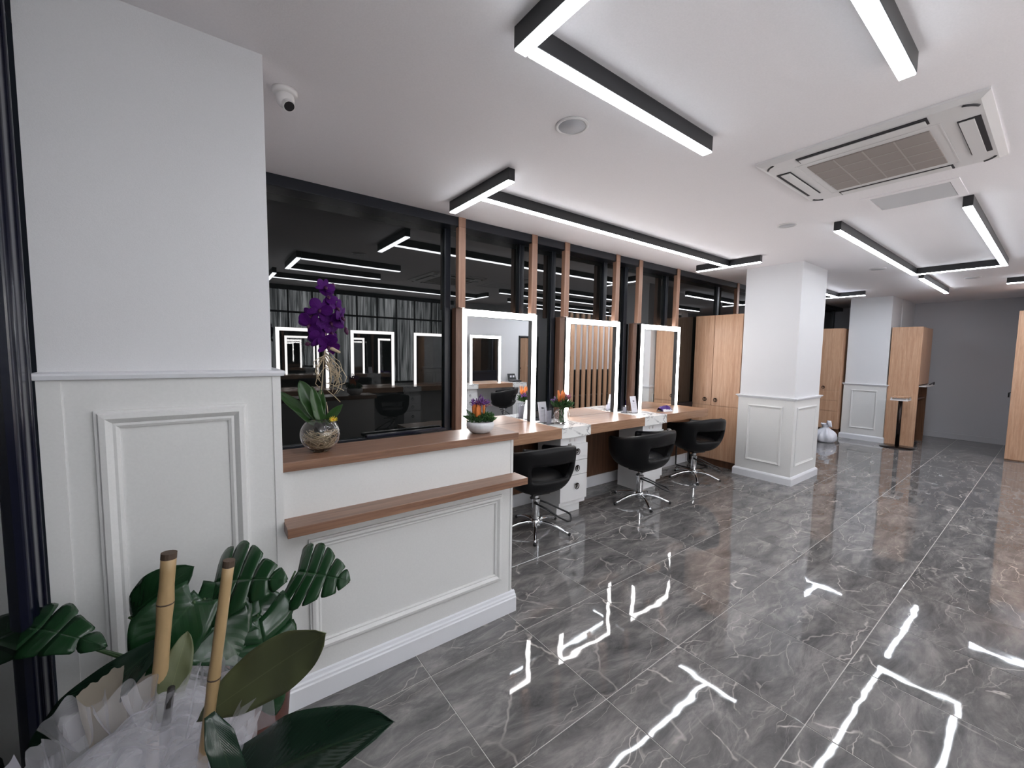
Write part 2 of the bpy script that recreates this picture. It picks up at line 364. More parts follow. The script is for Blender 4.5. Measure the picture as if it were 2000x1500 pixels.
# ------------------------------------------------------------------ left pillar with wainscot
wl = struct('wall_left', box(-0.42, 0.229, 1.955, 3.34, 1.50, CZ), 'wall', 'white pillar wall beside the shop window, panelled below')
part('wainscot_panel', box(-0.42, 0.252, 1.930, 3.34, 0.0, 1.495), 'panel', wl)
part('dado_rail', MB().ring(-0.42, 0.252, 1.93, 3.34, [(0, 1.495), (0.004, 1.49), (0.016, 1.492), (0.02, 1.505), (0.02, 1.512), (0.0, 1.516), (-0.03, 1.516), (-0.03, 1.49)]), 'trim', wl)
part('panel_moulding', MB().mould((0, 1.930, 0), (1, 0, 0), (0, 0, 1), (0, -1, 0), -0.295, 0.137, 0.22, 1.385, 0.062, 0.02), 'panel', wl)
part('corner_board', MB().box(0.2265, 0.256, 1.9255, 1.96, 0.0, 1.49), 'panel', wl)
part('corner_board', MB().box(-0.42, -0.366, 1.9255, 1.96, 0.0, 1.49), 'panel', wl)
part('skirting', box(-0.42, 0.252, 1.918, 1.935, 0.0, 0.12), 'trim', wl, bevel=0.004)

# shop front to the left of the camera
w2 = sempty('window_2', 'dark framed shop window on the far left edge', (-0.44, 0, 0))
part('window_frame', MB().box(-0.468, -0.424, 1.76, 1.925, 0, CZ).box(-0.468, -0.43, -1.7, 1.76, 0, 0.08).box(-0.468, -0.43, -1.7, 1.76, CZ - 0.06, CZ), 'navy', w2, bevel=0.006)
part('frame_bead', MB().tube([(-0.4235, 1.80, 0), (-0.4235, 1.80, CZ)], 0.007, 8).tube([(-0.4235, 1.885, 0), (-0.4235, 1.885, CZ)], 0.006, 8), 'navy', w2, smooth=True)
part('pane', box(-0.452, -0.446, -1.7, 1.76, 0.08, CZ - 0.06), 'pane', w2)

# ------------------------------------------------------------------ back window wall
w1 = sempty('window_1', 'long row of dark window panes reflecting the salon', (5, 3.2, 0))
fr = MB().box(0.23, 12.0, 3.172, 3.36, 2.665, CZ).box(0.23, 12.0, 3.30, 3.36, 0.83, 0.905)
for x in (0.27, 1.755, 2.58, 3.01, 3.83, 4.22, 5.09, 6.48, 7.6, 8.9, 10.4, 11.9): fr.box(x - 0.03, x + 0.03, 3.30, 3.36, 0.9, 2.67)
part('window_frame', fr, 'frame', w1, bevel=0.004)
part('lower_rail', box(1.02, 1.72, 3.25, 3.30, 0.905, 0.93), 'navy', w1, bevel=0.005)
xs = [0.27, 1.755, 2.58, 3.01, 3.83, 4.22, 5.09, 6.48, 7.6, 8.9, 10.4, 11.9]
for a_, b_ in zip(xs[:-1], xs[1:]): part('pane', box(a_ + 0.03, b_ - 0.03, 3.33, 3.338, 0.905, 2.665), 'pane', w1)
wb = struct('wall_back', box(0.23, 12.0, 3.36, 3.42, 0, CZ), 'frame', 'wall carrying the dark windows behind the vanity')
struct('trim_1', box(0.26, 5.85, 3.325, 3.36, 0.13, 0.83), 'dark_wood', 'brown wood panelling under the vanity')
struct('baseboard_back', MB().box(0.26, 5.85, 3.31, 3.36, 0, 0.13), 'trim', 'white skirting under the vanity', bevel=0.004)
struct('wall_far_side', box(10.95, 12.0, 1.95, 2.60, 0, CZ), 'wall', 'white return wall behind the second column')
we = struct('wall_end', box(12.0, 12.1, -1.9, 3.4, 0, CZ), 'grey_wall', 'grey wall at the far end of the salon')
struct('baseboard_end', box(11.975, 12.0, -1.9, 1.95, 0, 0.11), M['grey_wall'], 'grey skirting along the far end wall', bevel=0.004)
struct('wall_front', box(4.6, 12.0, -1.9, -1.7, 0, CZ), 'wall', 'white wall on the camera side of the salon')
struct('wall_behind', box(-0.5, -0.42, 3.2, 3.4, 0, CZ), 'wall', 'wall stub behind the pillar')
wr = struct('wall_right', box(10.62, 12.0, 0.25, 0.44, 0, CZ), 'wall', 'short white wall behind the tall cabinet on the right edge')
d1 = sempty('door_1', 'door in the wall at the right edge', (11.2, 0.45, 0))
part('door_panel', box(10.75, 11.55, 0.44, 0.455, 0, 2.05), 'wood', d1, bevel=0.003)
part('door_handle', MB().tube([(10.83, 0.455, 1.05), (10.83, 0.51, 1.05), (10.83, 0.52, 1.045), (10.83, 0.52, 0.97)], 0.009, 8), 'black', d1, smooth=True)

# ------------------------------------------------------------------ columns
def column(name, label, x0, x1, y0, y1, dz):
    t = thing(name, label, 'column', ((x0 + x1) / 2, (y0 + y1) / 2, 0))
    part('shaft', box(x0 + 0.012, x1 - 0.012, y0 + 0.012, y1 - 0.012, dz, CZ), 'wall', t)
    part('wainscot', box(x0, x1, y0, y1, 0.0, dz), 'panel', t)
    part('dado_rail', MB().ring(x0, x1, y0, y1, [(-0.005, dz - 0.035), (0.006, dz - 0.03), (0.012, dz - 0.012), (0.026, dz - 0.008), (0.026, dz + 0.004), (0.0, dz + 0.008), (-0.03, dz + 0.008), (-0.03, dz - 0.035)]), 'trim', t)
    part('skirting', MB().ring(x0, x1, y0, y1, [(-0.01, 0), (0.022, 0), (0.022, 0.082), (0.015, 0.095), (0.006, 0.105), (-0.01, 0.105)]), 'trim', t)
    # panel mouldings on the faces
    mw = 0.032
    part('panel_moulding', MB().mould((x0, 0, 0), (0, 1, 0), (0, 0, 1), (-1, 0, 0), y0 + 0.125, y1 - 0.125, 0.225, dz - 0.115, mw, 0.013), 'panel', t)
    part('panel_moulding', MB().mould((0, y0, 0), (1, 0, 0), (0, 0, 1), (0, -1, 0), x0 + 0.085, x1 - 0.12, 0.225, dz - 0.115, mw, 0.013), 'panel', t)
    part('panel_moulding', MB().mould((0, y1, 0), (1, 0, 0), (0, 0, 1), (0, 1, 0), x0 + 0.085, x1 - 0.12, 0.225, dz - 0.115, mw, 0.013), 'panel', t)
    return t
column('column', 'nearer white square column with panelled lower half, beside the tall double-door cabinet', 5.775, 6.64, 1.935, 2.60, 1.085)
column('column', 'farther white column with one panelled face, beside the round pedestal table', 10.22, 10.95, 1.955, 2.60, 1.09)

# ------------------------------------------------------------------ reception counter
rc = thing('reception_counter', 'white panelled reception counter with two brown wood tops next to the pillar', 'counter', (0.87, 2.05, 0))
part('body', box(0.252, 1.487, 1.965, 2.19, 0, 1.082), 'panel', rc, bevel=0.002)
part('countertop', box(0.250, 1.51, 1.935, 2.205, 1.082, 1.122), 'woodc', rc, bevel=0.002)['label'] = 'upper brown wood top'
part('ledge_shelf', box(0.254, 1.505, 1.835, 1.965, 0.832, 0.872), 'woodc', rc, bevel=0.002)['label'] = 'lower projecting brown wood shelf'
part('panel_moulding', MB().mould((0, 1.965, 0), (1, 0, 0), (0, 0, 1), (0, -1, 0), 0.352, 1.408, 0.225, 0.755, 0.048, 0.018), 'panel', rc)
for q_ in ((1.474, 1.490, 0.13, 0.832), (1.474, 1.490, 0.872, 1.082), (0.252, 0.275, 0.13, 0.832), (0.252, 0.275, 0.872, 1.082)): part('edge_strip', box(q_[0], q_[1], 1.961, 1.968, q_[2], q_[3]), 'panel', rc)
sk = MB(); pr = [(1.965, 0), (1.938, 0), (1.938, 0.088), (1.943, 0.094), (1.944, 0.104), (1.952, 0.109), (1.956, 0.122), (1.965, 0.126)]
for x in (0.252, 1.487 + 0.025): sk.v += [(x if (k == 0 or x < 1 or True) else x, y, z) for k, (y, z) in enumerate(pr)]
n = len(pr); sk.f = [(k, (k + 1) % n, n + (k + 1) % n, n + k) for k in range(n)] + [tuple(reversed(range(n))), tuple(range(n, 2 * n))]
part('skirting', sk, 'trim', rc, fixn=True)
part('end_skirting', box(1.487, 1.512, 1.955, 2.19, 0, 0.12), 'trim', rc, bevel=0.004)

# ------------------------------------------------------------------ ceiling lights
def lamp(label, segs, group=None, mat='strip'):
    x, y = segs[0][0], segs[0][1]
    t = thing('linear_ceiling_light', label, 'ceiling light', (x, y, CZ), group)
    for (x0, x1, y0, y1) in segs:
        h = part('housing', box(x0, x1, y0, y1, CZ - 0.074, CZ), 'black', t, bevel=0.002)
        e = 0.002
        part('diffuser', box(x0 + e, x1 - e, y0 + e, y1 - e, CZ - 0.082, CZ - 0.074), mat, t, bevel=0.002)
    return t
lamp('long linear ceiling light with a short bar across each end, running above the mirrors', [(1.555, 1.607, 2.14, 2.90), (1.607, 5.09, 2.485, 2.535), (5.09, 5.142, 2.14, 2.90)])
lamp('large U-shaped ceiling light nearest the camera, open towards the far end', [(0.918, 0.972, 0.40, 1.24), (0.976, 2.18, 1.182, 1.235), (0.976, 2.18, 0.405, 0.458)])
lamp('U-shaped ceiling light beyond the air conditioner, open towards the camera', [(4.33, 7.30, 1.20, 1.252), (4.33, 7.30, 0.455, 0.507), (7.30, 7.352, 0.455, 1.252)])
lamp('single straight ceiling light bar pointing at the far grey wall', [(7.75, 9.75, 1.20, 1.252)], None, 'strip_far')
lamp('ceiling light with a short cross bar in front of the farther column', [(7.0, 9.10, 2.485, 2.535), (9.10, 9.152, 2.12, 2.88)], None, 'strip_far')
lamp('ceiling light cut off at the right edge of the picture', [(9.05, 9.102, -0.7, 0.56), (9.102, 11.2, -0.1, -0.05)], None, 'strip_far')
lamp('long ceiling light over the vanity on the camera side, seen in the window reflections', [(0.83, 0.882, -0.85, -0.05), (0.882, 4.4, -0.475, -0.425), (4.4, 4.452, -0.85, -0.05)])
lamp('fill light bar added out of view over the camera side wall, farther down the salon', [(5.2, 8.4, -0.475, -0.425)])  # added bar outside the frame, lifts the overall brightness
lamp('outer fill light bar added along the camera side wall, farther down the salon', [(6.2, 9.8, -1.05, -1.0)], None, 'strip_far')  # added unseen bar, brightens the far column and ceiling
lamp('fill light bar added over the far passage, hidden by the cabinet at the right edge', [(10.9, 11.5, -1.2, -0.3)])  # added hidden bar, brightens the far end

yy = -1.0
t = thing('fill_light_panel', 'square fill light panel added out of view behind the camera', 'ceiling light', (0.15, yy, CZ))  # added fill panel, evens out the light near the camera
part('frame', MB().ring(-0.20, 0.45, yy - 0.32, yy + 0.32, [(0, CZ), (0, CZ - 0.02), (-0.02, CZ - 0.02), (-0.02, CZ)]), 'white', t)
part('diffuser', box(-0.18, 0.43, yy - 0.30, yy + 0.30, CZ - 0.015, CZ - 0.005), emit('fill_panel_glow', (0.95, 0.97, 1.0), 3.2), t)
t = thing('fill_light_tube', 'glowing white fill tube added out of view above the camera', 'fill light', (0.15, -0.2, CZ))  # added glowing tube, brightens the ceiling close to the camera
part('tube', MB().tube([(0.15, -0.75, 2.40), (0.15, 0.45, 2.40)], 0.045, 16), emit('fill_tube_glow', (0.95, 0.97, 1.0), 7.0), t, smooth=True)
for y_ in (-0.7, 0.4): part('cable', MB().tube([(0.15, y_, 2.44), (0.15, y_, CZ)], 0.003, 6), 'black', t)
# ------------------------------------------------------------------ ceiling devices
ac = thing('ceiling_air_conditioner', 'square white cassette air conditioner set in the ceiling', 'air conditioner', (3.14, 0.725, CZ))
ax0, ax1, ay0, ay1 = 2.68, 3.60, 0.262, 1.188
part('panel', MB().ring(ax0, ax1, ay0, ay1, [(0, CZ), (0, CZ - 0.012), (-0.03, CZ - 0.028), (-0.10, CZ - 0.030), (-0.10, CZ)]).box(ax0 + 0.10, ax1 - 0.10, ay0 + 0.10, ay1 - 0.10, CZ - 0.03, CZ), 'white', ac)
part('grille', MB().box(2.885, 3.42, 0.472, 0.985, CZ - 0.036, CZ - 0.028), 'grille', ac, bevel=0.003)
part('grille_rib', MB().box(3.015, 3.021, 0.472, 0.985, CZ - 0.0375, CZ - 0.034).box(3.15, 3.156, 0.472, 0.985, CZ - 0.0375, CZ - 0.034).box(3.285, 3.291, 0.472, 0.985, CZ - 0.0375, CZ - 0.034).box(2.885, 3.42, 0.60, 0.606, CZ - 0.0375, CZ - 0.034).box(2.885, 3.42, 0.728, 0.734, CZ - 0.0375, CZ - 0.034).box(2.885, 3.42, 0.855, 0.861, CZ - 0.0375, CZ - 0.034), plain('grille_rib', (0.42, 0.38, 0.36), 0.5), ac)
for (a, b, c_, d_) in ((2.725, 2.80, 0.46, 0.99), (3.48, 3.555, 0.46, 0.99), (2.88, 3.40, 0.305, 0.38), (2.88, 3.40, 1.07, 1.145)):
    part('air_slot', box(a, b, c_, d_, CZ - 0.033, CZ - 0.029), 'slot', ac)
    l = 0.012
    cx, cy = (a + b) / 2, (c_ + d_) / 2
    if b - a < d_ - c_:
        s_ = 0.008 if cx < 3.1 else -0.008
        part('louvre', box(a + l + s_, b - l + s_ + 0.006, c_ + 0.008, d_ - 0.008, CZ - 0.039, CZ - 0.034), 'white', ac, bevel=0.002)
    else:
        s_ = 0.008 if cy < 0.7 else -0.008
        part('louvre', box(a + 0.008, b - 0.008, c_ + l + s_, d_ - l + s_, CZ - 0.039, CZ - 0.034), 'white', ac, bevel=0.002)
for (cx, cy, a0) in ((2.80, 0.38, 180), (3.48, 0.38, 270), (3.48, 1.07, 0), (2.80, 1.07, 90)):
    pts = [(cx + 0.085 * math.cos(math.radians(a0 + 90 * k / 8)), cy + 0.085 * math.sin(math.radians(a0 + 90 * k / 8)), CZ - 0.0295) for k in range(9)]
    part('corner_slot', MB().tube(pts[2:7], 0.006, 6), 'slot', ac, smooth=True)
part('inner_frame', MB().ring(2.835, 3.47, 0.43, 1.03, [(0, CZ - 0.028), (0, CZ - 0.032), (-0.006, CZ - 0.032), (-0.006, CZ - 0.028)]), 'white', ac)
hx = thing('ceiling_access_hatch', 'flush rectangular access panel in the ceiling behind the air conditioner', 'access panel', (4.08, 0.72, CZ))
part('frame', MB().ring(3.85, 4.30, 0.475, 0.97, [(0, CZ), (0, CZ - 0.006), (-0.045, CZ - 0.006), (-0.045, CZ)]), 'ceiling', hx)
part('panel', box(3.898, 4.252, 0.523, 0.922, CZ - 0.003, CZ), plain('hatch_grey', (0.60, 0.60, 0.62), 0.5), hx)
for lab, x, y, r in (('round ceiling speaker between the two nearest light bars', 1.53, 1.565, 0.083), ('round ceiling speaker before the nearer column, left of the air conditioner', 4.12, 1.53, 0.075),
                     ('round ceiling speaker between the two columns', 7.0, 1.52, 0.085), ('farthest round ceiling speaker, beyond the light bars', 8.69, 0.85, 0.085)):
    t = thing('ceiling_speaker', lab, 'speaker', (x, y, CZ), None)
    part('rim', MB().lathe([(r, 0), (r, -0.005), (r - 0.006, -0.009), (r - 0.014, -0.007), (r - 0.014, 0)], (x, y, CZ), 40), 'white', t, smooth=True)
    part('grille', MB().lathe([(r - 0.014, -0.003), (r - 0.014, -0.006), (0.0, -0.0085)], (x, y, CZ), 40), 'speaker', t, smooth=True)
cmx, cmy = 0.335, 2.15
t = thing('security_camera', 'white dome security camera on the ceiling by the pillar', 'camera', (cmx, cmy, CZ))
part('base', MB().lathe([(0.050, 0), (0.050, -0.014), (0.044, -0.022), (0.0, -0.022)], (cmx, cmy, CZ), 32), 'white', t, smooth=True)
ball = MB(); R_ = 0.038
ball.lathe([(R_ * math.sin(PI * k / 14), -R_ * math.cos(PI * k / 14)) for k in range(15)], (cmx, cmy, CZ - 0.038), 28)
part('ball', ball, 'white', t, smooth=True)
ld = Vector((0.25, -0.55, -0.8)).normalized(); bc = Vector((cmx, cmy, CZ - 0.038))
part('hood', MB().tube([bc + ld * 0.01, bc + ld * 0.046], 0.025, 20), 'white', t, smooth=False)
part('lens', MB().tube([bc + ld * 0.044, bc + ld * 0.0475], 0.0215, 20), 'black', t)

# ------------------------------------------------------------------ vanity desk, drawers
YD, ZD = 2.815, 0.888
DT = 0.098
marb = [(2.715, 3.115), (4.015, 4.445)]
for i, (a, b, lab) in enumerate(((1.50, 2.715, 'left'), (3.115, 4.015, 'mid'), (4.445, 5.41, 'right'))):
    t = thing('vanity_desk', {'left': 'wood vanity desktop under the nearest mirror, touching the reception counter', 'mid': 'wood vanity desktop under the middle mirror, between the two marble slabs', 'right': 'wood vanity desktop under the farthest mirror, holding the purple packet'}[lab], 'desk', ((a + b) / 2, 3.0, ZD - DT))
    part('desktop', box(a, b, YD, 3.345, ZD - 0.022, ZD), 'woodx', t, bevel=0.0015)
    part('front_apron', box(a, b, YD, YD + 0.022, ZD - DT, ZD - 0.022), 'woodx', t)
    part('underside', box(a, b, YD + 0.022, 3.345, ZD - DT, ZD - DT + 0.018), 'dark_wood', t)
def knob(parent, x, y, z):
    ring = [(x + 0.027 * math.cos(2 * PI * k / 24), y - 0.016, z - 0.002 + 0.030 * math.sin(2 * PI * k / 24)) for k in range(24)]
    return part('handle', MB().tube(ring, 0.0036, 6, closed=True).tube([(x, y, z + 0.012), (x, y - 0.016, z + 0.012)], 0.008, 8)
             .tube([(x - 0.022, y - 0.019, z + 0.022), (x + 0.016, y - 0.019, z + 0.022)], 0.0045, 6)
             .tube([(x - 0.010, y - 0.019, z + 0.020), (x - 0.016, y - 0.019, z - 0.012), (x - 0.006, y - 0.019, z - 0.020), (x + 0.006, y - 0.019, z + 0.012)], 0.0040, 6), 'bronze', parent, smooth=True)
def drawer_unit(x0, x1, lab, mirror=False):
    t = thing('drawer_cabinet', lab, 'cabinet', ((x0 + x1) / 2, 3.0, 0))
    s = -1 if mirror else 1; Y = lambda y: y if not mirror else 1.645 - y   # the camera-side vanity is the same unit turned round
    def B(a, b, c, d, e, f): return box(a, b, min(Y(c), Y(d)), max(Y(c), Y(d)), e, f)
    part('marble_top', B(x0, x1, YD - 0.003, 3.345, ZD - DT - 0.004, ZD + 0.001), 'marble', t, bevel=0.0015)
    part('carcass', B(x0 + 0.035, x1 - 0.004, YD + 0.055, 3.20, 0.09, ZD - DT - 0.004), 'lacquer', t)
    part('plinth', B(x0 + 0.035, x1 - 0.05, YD + 0.085, 3.20, 0.0, 0.09), 'lacquer', t)
    part('top_panel', B(x0 + 0.035, x1 - 0.03, YD + 0.05, YD + 0.06, 0.705, ZD - DT - 0.005), 'lacquer', t)
    for dx in (0.17, 0.235):
        part('socket', MB().tube([(x0 + dx, Y(YD + 0.05), 0.745), (x0 + dx, Y(YD + 0.044), 0.745)], 0.018, 16).tube([(x0 + dx, Y(YD + 0.044), 0.745), (x0 + dx, Y(YD + 0.041), 0.745)], 0.011, 12), 'white', t)
    for (z0, z1) in ((0.538, 0.700), (0.392, 0.533), (0.135, 0.387)):
        d = part('drawer', B(x0 + 0.030, x1, YD + 0.035, YD + 0.055, z0, z1), 'lacquer', t, bevel=0.0015)
        if mirror: knob_m(d, (x0 + x1) / 2 + 0.015, Y(YD + 0.035), min(z1 - 0.055, (z0 + z1) / 2 + 0.02))
        else: knob(d, (x0 + x1) / 2 + 0.045, YD + 0.035, min(z1 - 0.07, (z0 + z1) / 2 + 0.02))
    return t
def knob_m(parent, x, y, z):
    ring = [(x + 0.022 * math.cos(2 * PI * k / 20), y + 0.014, z - 0.004 + 0.024 * math.sin(2 * PI * k / 20)) for k in range(20)]
    return part('handle', MB().tube(ring, 0.003, 6, closed=True).tube([(x, y, z + 0.012), (x, y + 0.016, z + 0.012)], 0.006, 8), 'bronze', parent, smooth=True)
drawer_unit(*marb[0], 'white three-drawer unit with marble top between the first and second chairs')
drawer_unit(*marb[1], 'white drawer unit with marble top behind the middle chair')

# ------------------------------------------------------------------ mirrors and posts
def vanity_mirror(x0, x1, yf, lab, d=1, name='vanity_mirror'):
    """yf = front plane of the light frame, d = +1 faces -y (window side), -1 faces +y"""
    t = thing(name, lab, 'mirror', ((x0 + x1) / 2, yf, 0.89))
    def B(a, b, c, e, f, g): return box(a, b, min(yf + d * c, yf + d * e), max(yf + d * c, yf + d * e), f, g)
    zt, zb, w_ = 1.988, ZD + 0.001, 0.063
    part('mirror_glass', B(x0 + 0.01, x1 - 0.01, 0.028, 0.032, zb, zt - 0.01), 'mirror', t)
    part('backing', B(x0 + 0.01, x1 - 0.01, 0.032, 0.045, zb, zt - 0.01), 'black', t)
    for a, b, c_, e in ((x0, x0 + w_, zb, zt), (x1 - w_, x1, zb, zt)):
        part('light_tube', B(a + 0.002, b - 0.002, -0.0012, 0.001, c_, e - 0.002), 'led', t)
        part('tube_housing', B(a, b, 0.0, 0.0275, c_, e), 'housing', t)
    part('light_tube', B(x0 + w_ - 0.002, x1 - w_ + 0.002, -0.0012, 0.001, zt - w_ + 0.002, zt - 0.002), 'led', t)
    part('tube_housing', B(x0 + w_, x1 - w_, 0.0, 0.0275, zt - w_, zt), 'housing', t)
    return t
vanity_mirror(1.872, 2.763, 3.27, 'nearest lit rectangular mirror, reflecting a black salon chair')
vanity_mirror(3.180, 4.087, 3.27, 'middle lit rectangular mirror, reflecting vertical wooden slats')
vanity_mirror(4.509, 5.407, 3.27, 'farthest lit rectangular mirror, reflecting a wooden cabinet')
for x, lab in ((1.785, 'wooden post at the left side of the nearest mirror'), (2.595, 'wooden post above the right corner of the nearest mirror'), (3.036, 'wooden post at the left side of the middle mirror'),
               (3.850, 'wooden post above the right corner of the middle mirror'), (4.281, 'wooden post at the left side of the farthest mirror'), (5.099, 'wooden post above the right corner of the farthest mirror'),
               (6.79, 'wooden post above the tall double-door cabinet')):
    t = thing('wooden_post', lab, 'post', (x + 0.03, 3.2, ZD))
    z0 = 1.984
    part('upper_post', box(x, x + 0.068, 3.160, 3.171, 2.66, CZ).box(x, x + 0.068, 3.160, 3.212, z0, 2.66), 'post', t, bevel=0.002)
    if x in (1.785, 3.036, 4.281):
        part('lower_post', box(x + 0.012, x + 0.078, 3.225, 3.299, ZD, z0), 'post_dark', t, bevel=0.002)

# ------------------------------------------------------------------ salon chair
def salon_chair(name, lab, loc, yaw, foot_yaw, base_yaw, group='black salon chairs'):
    t = thing(name, lab, 'chair', (0, 0, 0), group)
    nA = 64
    zs = lambda v, a: 0
    def top(a):
        d_ = abs(a)
        return 0.828 - 0.085 * (1 - math.cos(min(d_, 2.4) * PI / 2.4)) / 2 * 1.25
    rows = [(0.0, 0.12), (0.010, 0.165), (0.045, 0.225), (0.095, 0.262)]
    mb = MB(); idx = {}
    def rad(a, r):   # superellipse plan, a measured from the back (-y)
        c_, s_ = -math.cos(a), math.sin(a); e = 2.7
        k = (abs(c_) ** e + abs(s_) ** e) ** (-1 / e)
        fwd = 1.12 if c_ > 0 else 0.98; return (s_ * k * r * 1.03, c_ * k * r * fwd)
    allrows = []
    zb = 0.378
    vr = [0, 1, 2, 3] + [4, 5, 6, 7, 8]
    for ri in vr:
        for k in range(nA):
            a = -PI + 2 * PI * (k) / nA
            if ri < 4: dz, r = rows[ri]; z = zb + dz
            else:
                f = (ri - 3) / 5.0; zt = top(a); z = zb + 0.09 + (zt - zb - 0.09) * f ** 1.15
                back = max(0.0, math.cos(a)); r = 0.262 + 0.036 * min(1, f * 2.2) + 0.035 * back * f
            x, y = rad(a, r)
            if ri >= 4: y -= 0.0
            idx[(ri, k)] = len(mb.v); mb.v.append((x, y, z))
    for ri in vr[:-1]:
        for k in range(nA):
            k2 = (k + 1) % nA; am = -PI + 2 * PI * (k + 0.5) / nA
            if ri >= 3:
                if abs(am) > 2.35: continue
                if ri in (4, 5) and abs(am) < 0.66: continue
            mb.f.append((idx[(ri, k)], idx[(ri, k2)], idx[(ri + 1, k2)], idx[(ri + 1, k)]))
    mb.f.append(tuple(idx[(0, k)] for k in reversed(range(nA))))
    sh = part('shell', mb, 'leather', t, smooth=True)
    q = sh.modifiers.new('solid', 'SOLIDIFY'); q.thickness = 0.05; q.offset = -1
    q = sh.modifiers.new('sub', 'SUBSURF'); q.levels = 1; q.render_levels = 1
    part('back_pad', MB().grid(lambda u, v: Vector((*rad(-0.95 + 1.9 * u, 0.262 + 0.012 * math.sin(PI * v)), 0.665 + v * 0.14)) + Vector((0, 0.0, 0)), 20, 6), 'leather', t, smooth=True, solid=0.03)
    cu = MB(); cu.lathe([(0.0, 0.0), (0.19, 0.0), (0.235, 0.02), (0.245, 0.045), (0.23, 0.07), (0.18, 0.085), (0.0, 0.09)], (0, 0.01, 0.455), 36)
    part('seat_cushion', cu, 'leather', t, smooth=True)
    part('seat_plate', box(-0.09, 0.09, -0.09, 0.09, 0.355, 0.385), 'black', t, bevel=0.004)
    part('gas_column', MB().lathe([(0.034, 0.055), (0.034, 0.27), (0.038, 0.275), (0.038, 0.30), (0.024, 0.305), (0.024, 0.36)], (0, 0, 0), 24), 'chrome', t, smooth=False)
    part('hub', MB().lathe([(0.045, 0.05), (0.048, 0.06), (0.044, 0.10), (0.034, 0.115)], (0, 0, 0), 24), 'chrome', t, smooth=True)
    part('pump_lever', MB().tube([(0.02, 0, 0.325), (0.09, 0.03, 0.33), (0.15, 0.05, 0.325)], 0.006, 8).tube([(-0.02, 0, 0.315), (-0.055, 0.0, 0.31)], 0.014, 10), 'black', t, smooth=True)
    for i in range(5):
        a = base_yaw + i * 2 * PI / 5; c_, s_ = math.cos(a), math.sin(a)
        pts = [(c_ * r, s_ * r, z) for r, z in ((0.03, 0.080), (0.08, 0.088), (0.15, 0.080), (0.22, 0.058), (0.28, 0.034), (0.315, 0.020))]
        lg = part('leg', MB().tube(pts, [0.019, 0.018, 0.0165, 0.015, 0.0135, 0.012], 10), 'chrome', t, smooth=True)
        part('foot_cap', MB().tube([(c_ * 0.308, s_ * 0.308, 0.0225), (c_ * 0.325, s_ * 0.325, 0.0165)], 0.0155, 10), 'black', lg, smooth=True)
    # U-shaped footrest on the column
    c_, s_ = math.cos(foot_yaw), math.sin(foot_yaw)
    def P(f, l, z): return (c_ * f - s_ * l, s_ * f + c_ * l, z)
    pts = [P(0.0, -0.05, 0.27), P(0.10, -0.075, 0.235), P(0.22, -0.10, 0.175), P(0.285, -0.10, 0.150), P(0.31, -0.07, 0.143), P(0.315, 0, 0.142), P(0.31, 0.07, 0.143), P(0.285, 0.10, 0.150), P(0.22, 0.10, 0.175), P(0.10, 0.075, 0.235), P(0.0, 0.05, 0.27)]
    part('footrest', MB().tube(pts, 0.0085, 8).tube([P(0, -0.05, 0.27), P(0, 0.05, 0.27)], 0.013, 8), 'black', t, smooth=True)
    t.location = loc; t.rotation_euler = (0, 0, yaw)
    return t
def dup(root, loc, rz, label, group=None):
    r = root.copy(); C.objects.link(r); r.location = loc; r.rotation_euler = (0, 0, rz); r['label'] = label
    if group: r['group'] = group
    for ch in list(root.children):
        c_ = ch.copy(); C.objects.link(c_); c_.parent = r
        for g in ch.children:
            e = g.copy(); C.objects.link(e); e.parent = c_
    return r
fy = math.atan2(-0.62, 0.78)
ch0 = salon_chair('salon_chair', 'black leather salon chair nearest the reception counter, before the nearest mirror', (2.36, 2.76, 0), -0.12, fy, 0.35)
dup(ch0, (3.76, 2.67, 0), 0.02, 'middle black leather salon chair, standing before the second drawer unit')
dup(ch0, (5.08, 2.80, 0), -0.30, 'farthest black leather salon chair, before the tall double-door cabinet')

# cantilever visitor chair behind the farthest salon chair
t = thing('visitor_chair', 'black tubular cantilever chair half hidden behind the farthest salon chair', 'chair', (5.6, 3.12, 0))
part('frame', MB().tube([(5.44, 3.27, 0.46), (5.44, 3.27, 0.03), (5.44, 3.255, 0.015), (5.44, 2.98, 0.015), (5.455, 2.96, 0.015), (5.74, 2.96, 0.015), (5.76, 2.98, 0.015), (5.76, 3.255, 0.015), (5.76, 3.27, 0.03), (5.76, 3.27, 0.46)], 0.011, 8), 'black', t, smooth=True)
part('seat', box(5.43, 5.77, 3.10, 3.29, 0.44, 0.48), 'leather', t, bevel=0.015)

# ------------------------------------------------------------------ cabinets
def cab_handle(parent, x, y, z):    # dark ring pulls on a face looking towards -x
    ring = [(x - 0.016, y + 0.026 * math.cos(2 * PI * k / 20), z + 0.026 * math.sin(2 * PI * k / 20)) for k in range(20)]
    part('handle', MB().tube(ring, 0.004, 6, closed=True).tube([(x, y, z + 0.018), (x - 0.018, y, z + 0.018)], 0.008, 8).tube([(x - 0.018, y - 0.02, z + 0.02), (x - 0.018, y + 0.02, z + 0.02)], 0.005, 6)
         .tube([(x - 0.018, y, z + 0.02), (x - 0.018, y - 0.006, z - 0.02)], 0.005, 6), 'bronze', parent, smooth=True)
X = 5.87
t = thing('tall_cabinet', 'tall light wood cabinet with double doors between the last mirror and the nearer column', 'cabinet', (X + 0.3, 3.0, 0))
part('body', box(X + 0.02, X + 0.62, 2.635, 3.305, 0.10, 2.165), 'wood', t)
part('plinth', box(X + 0.05, X + 0.62, 2.635, 3.305, 0.0, 0.10), 'dark_wood', t)
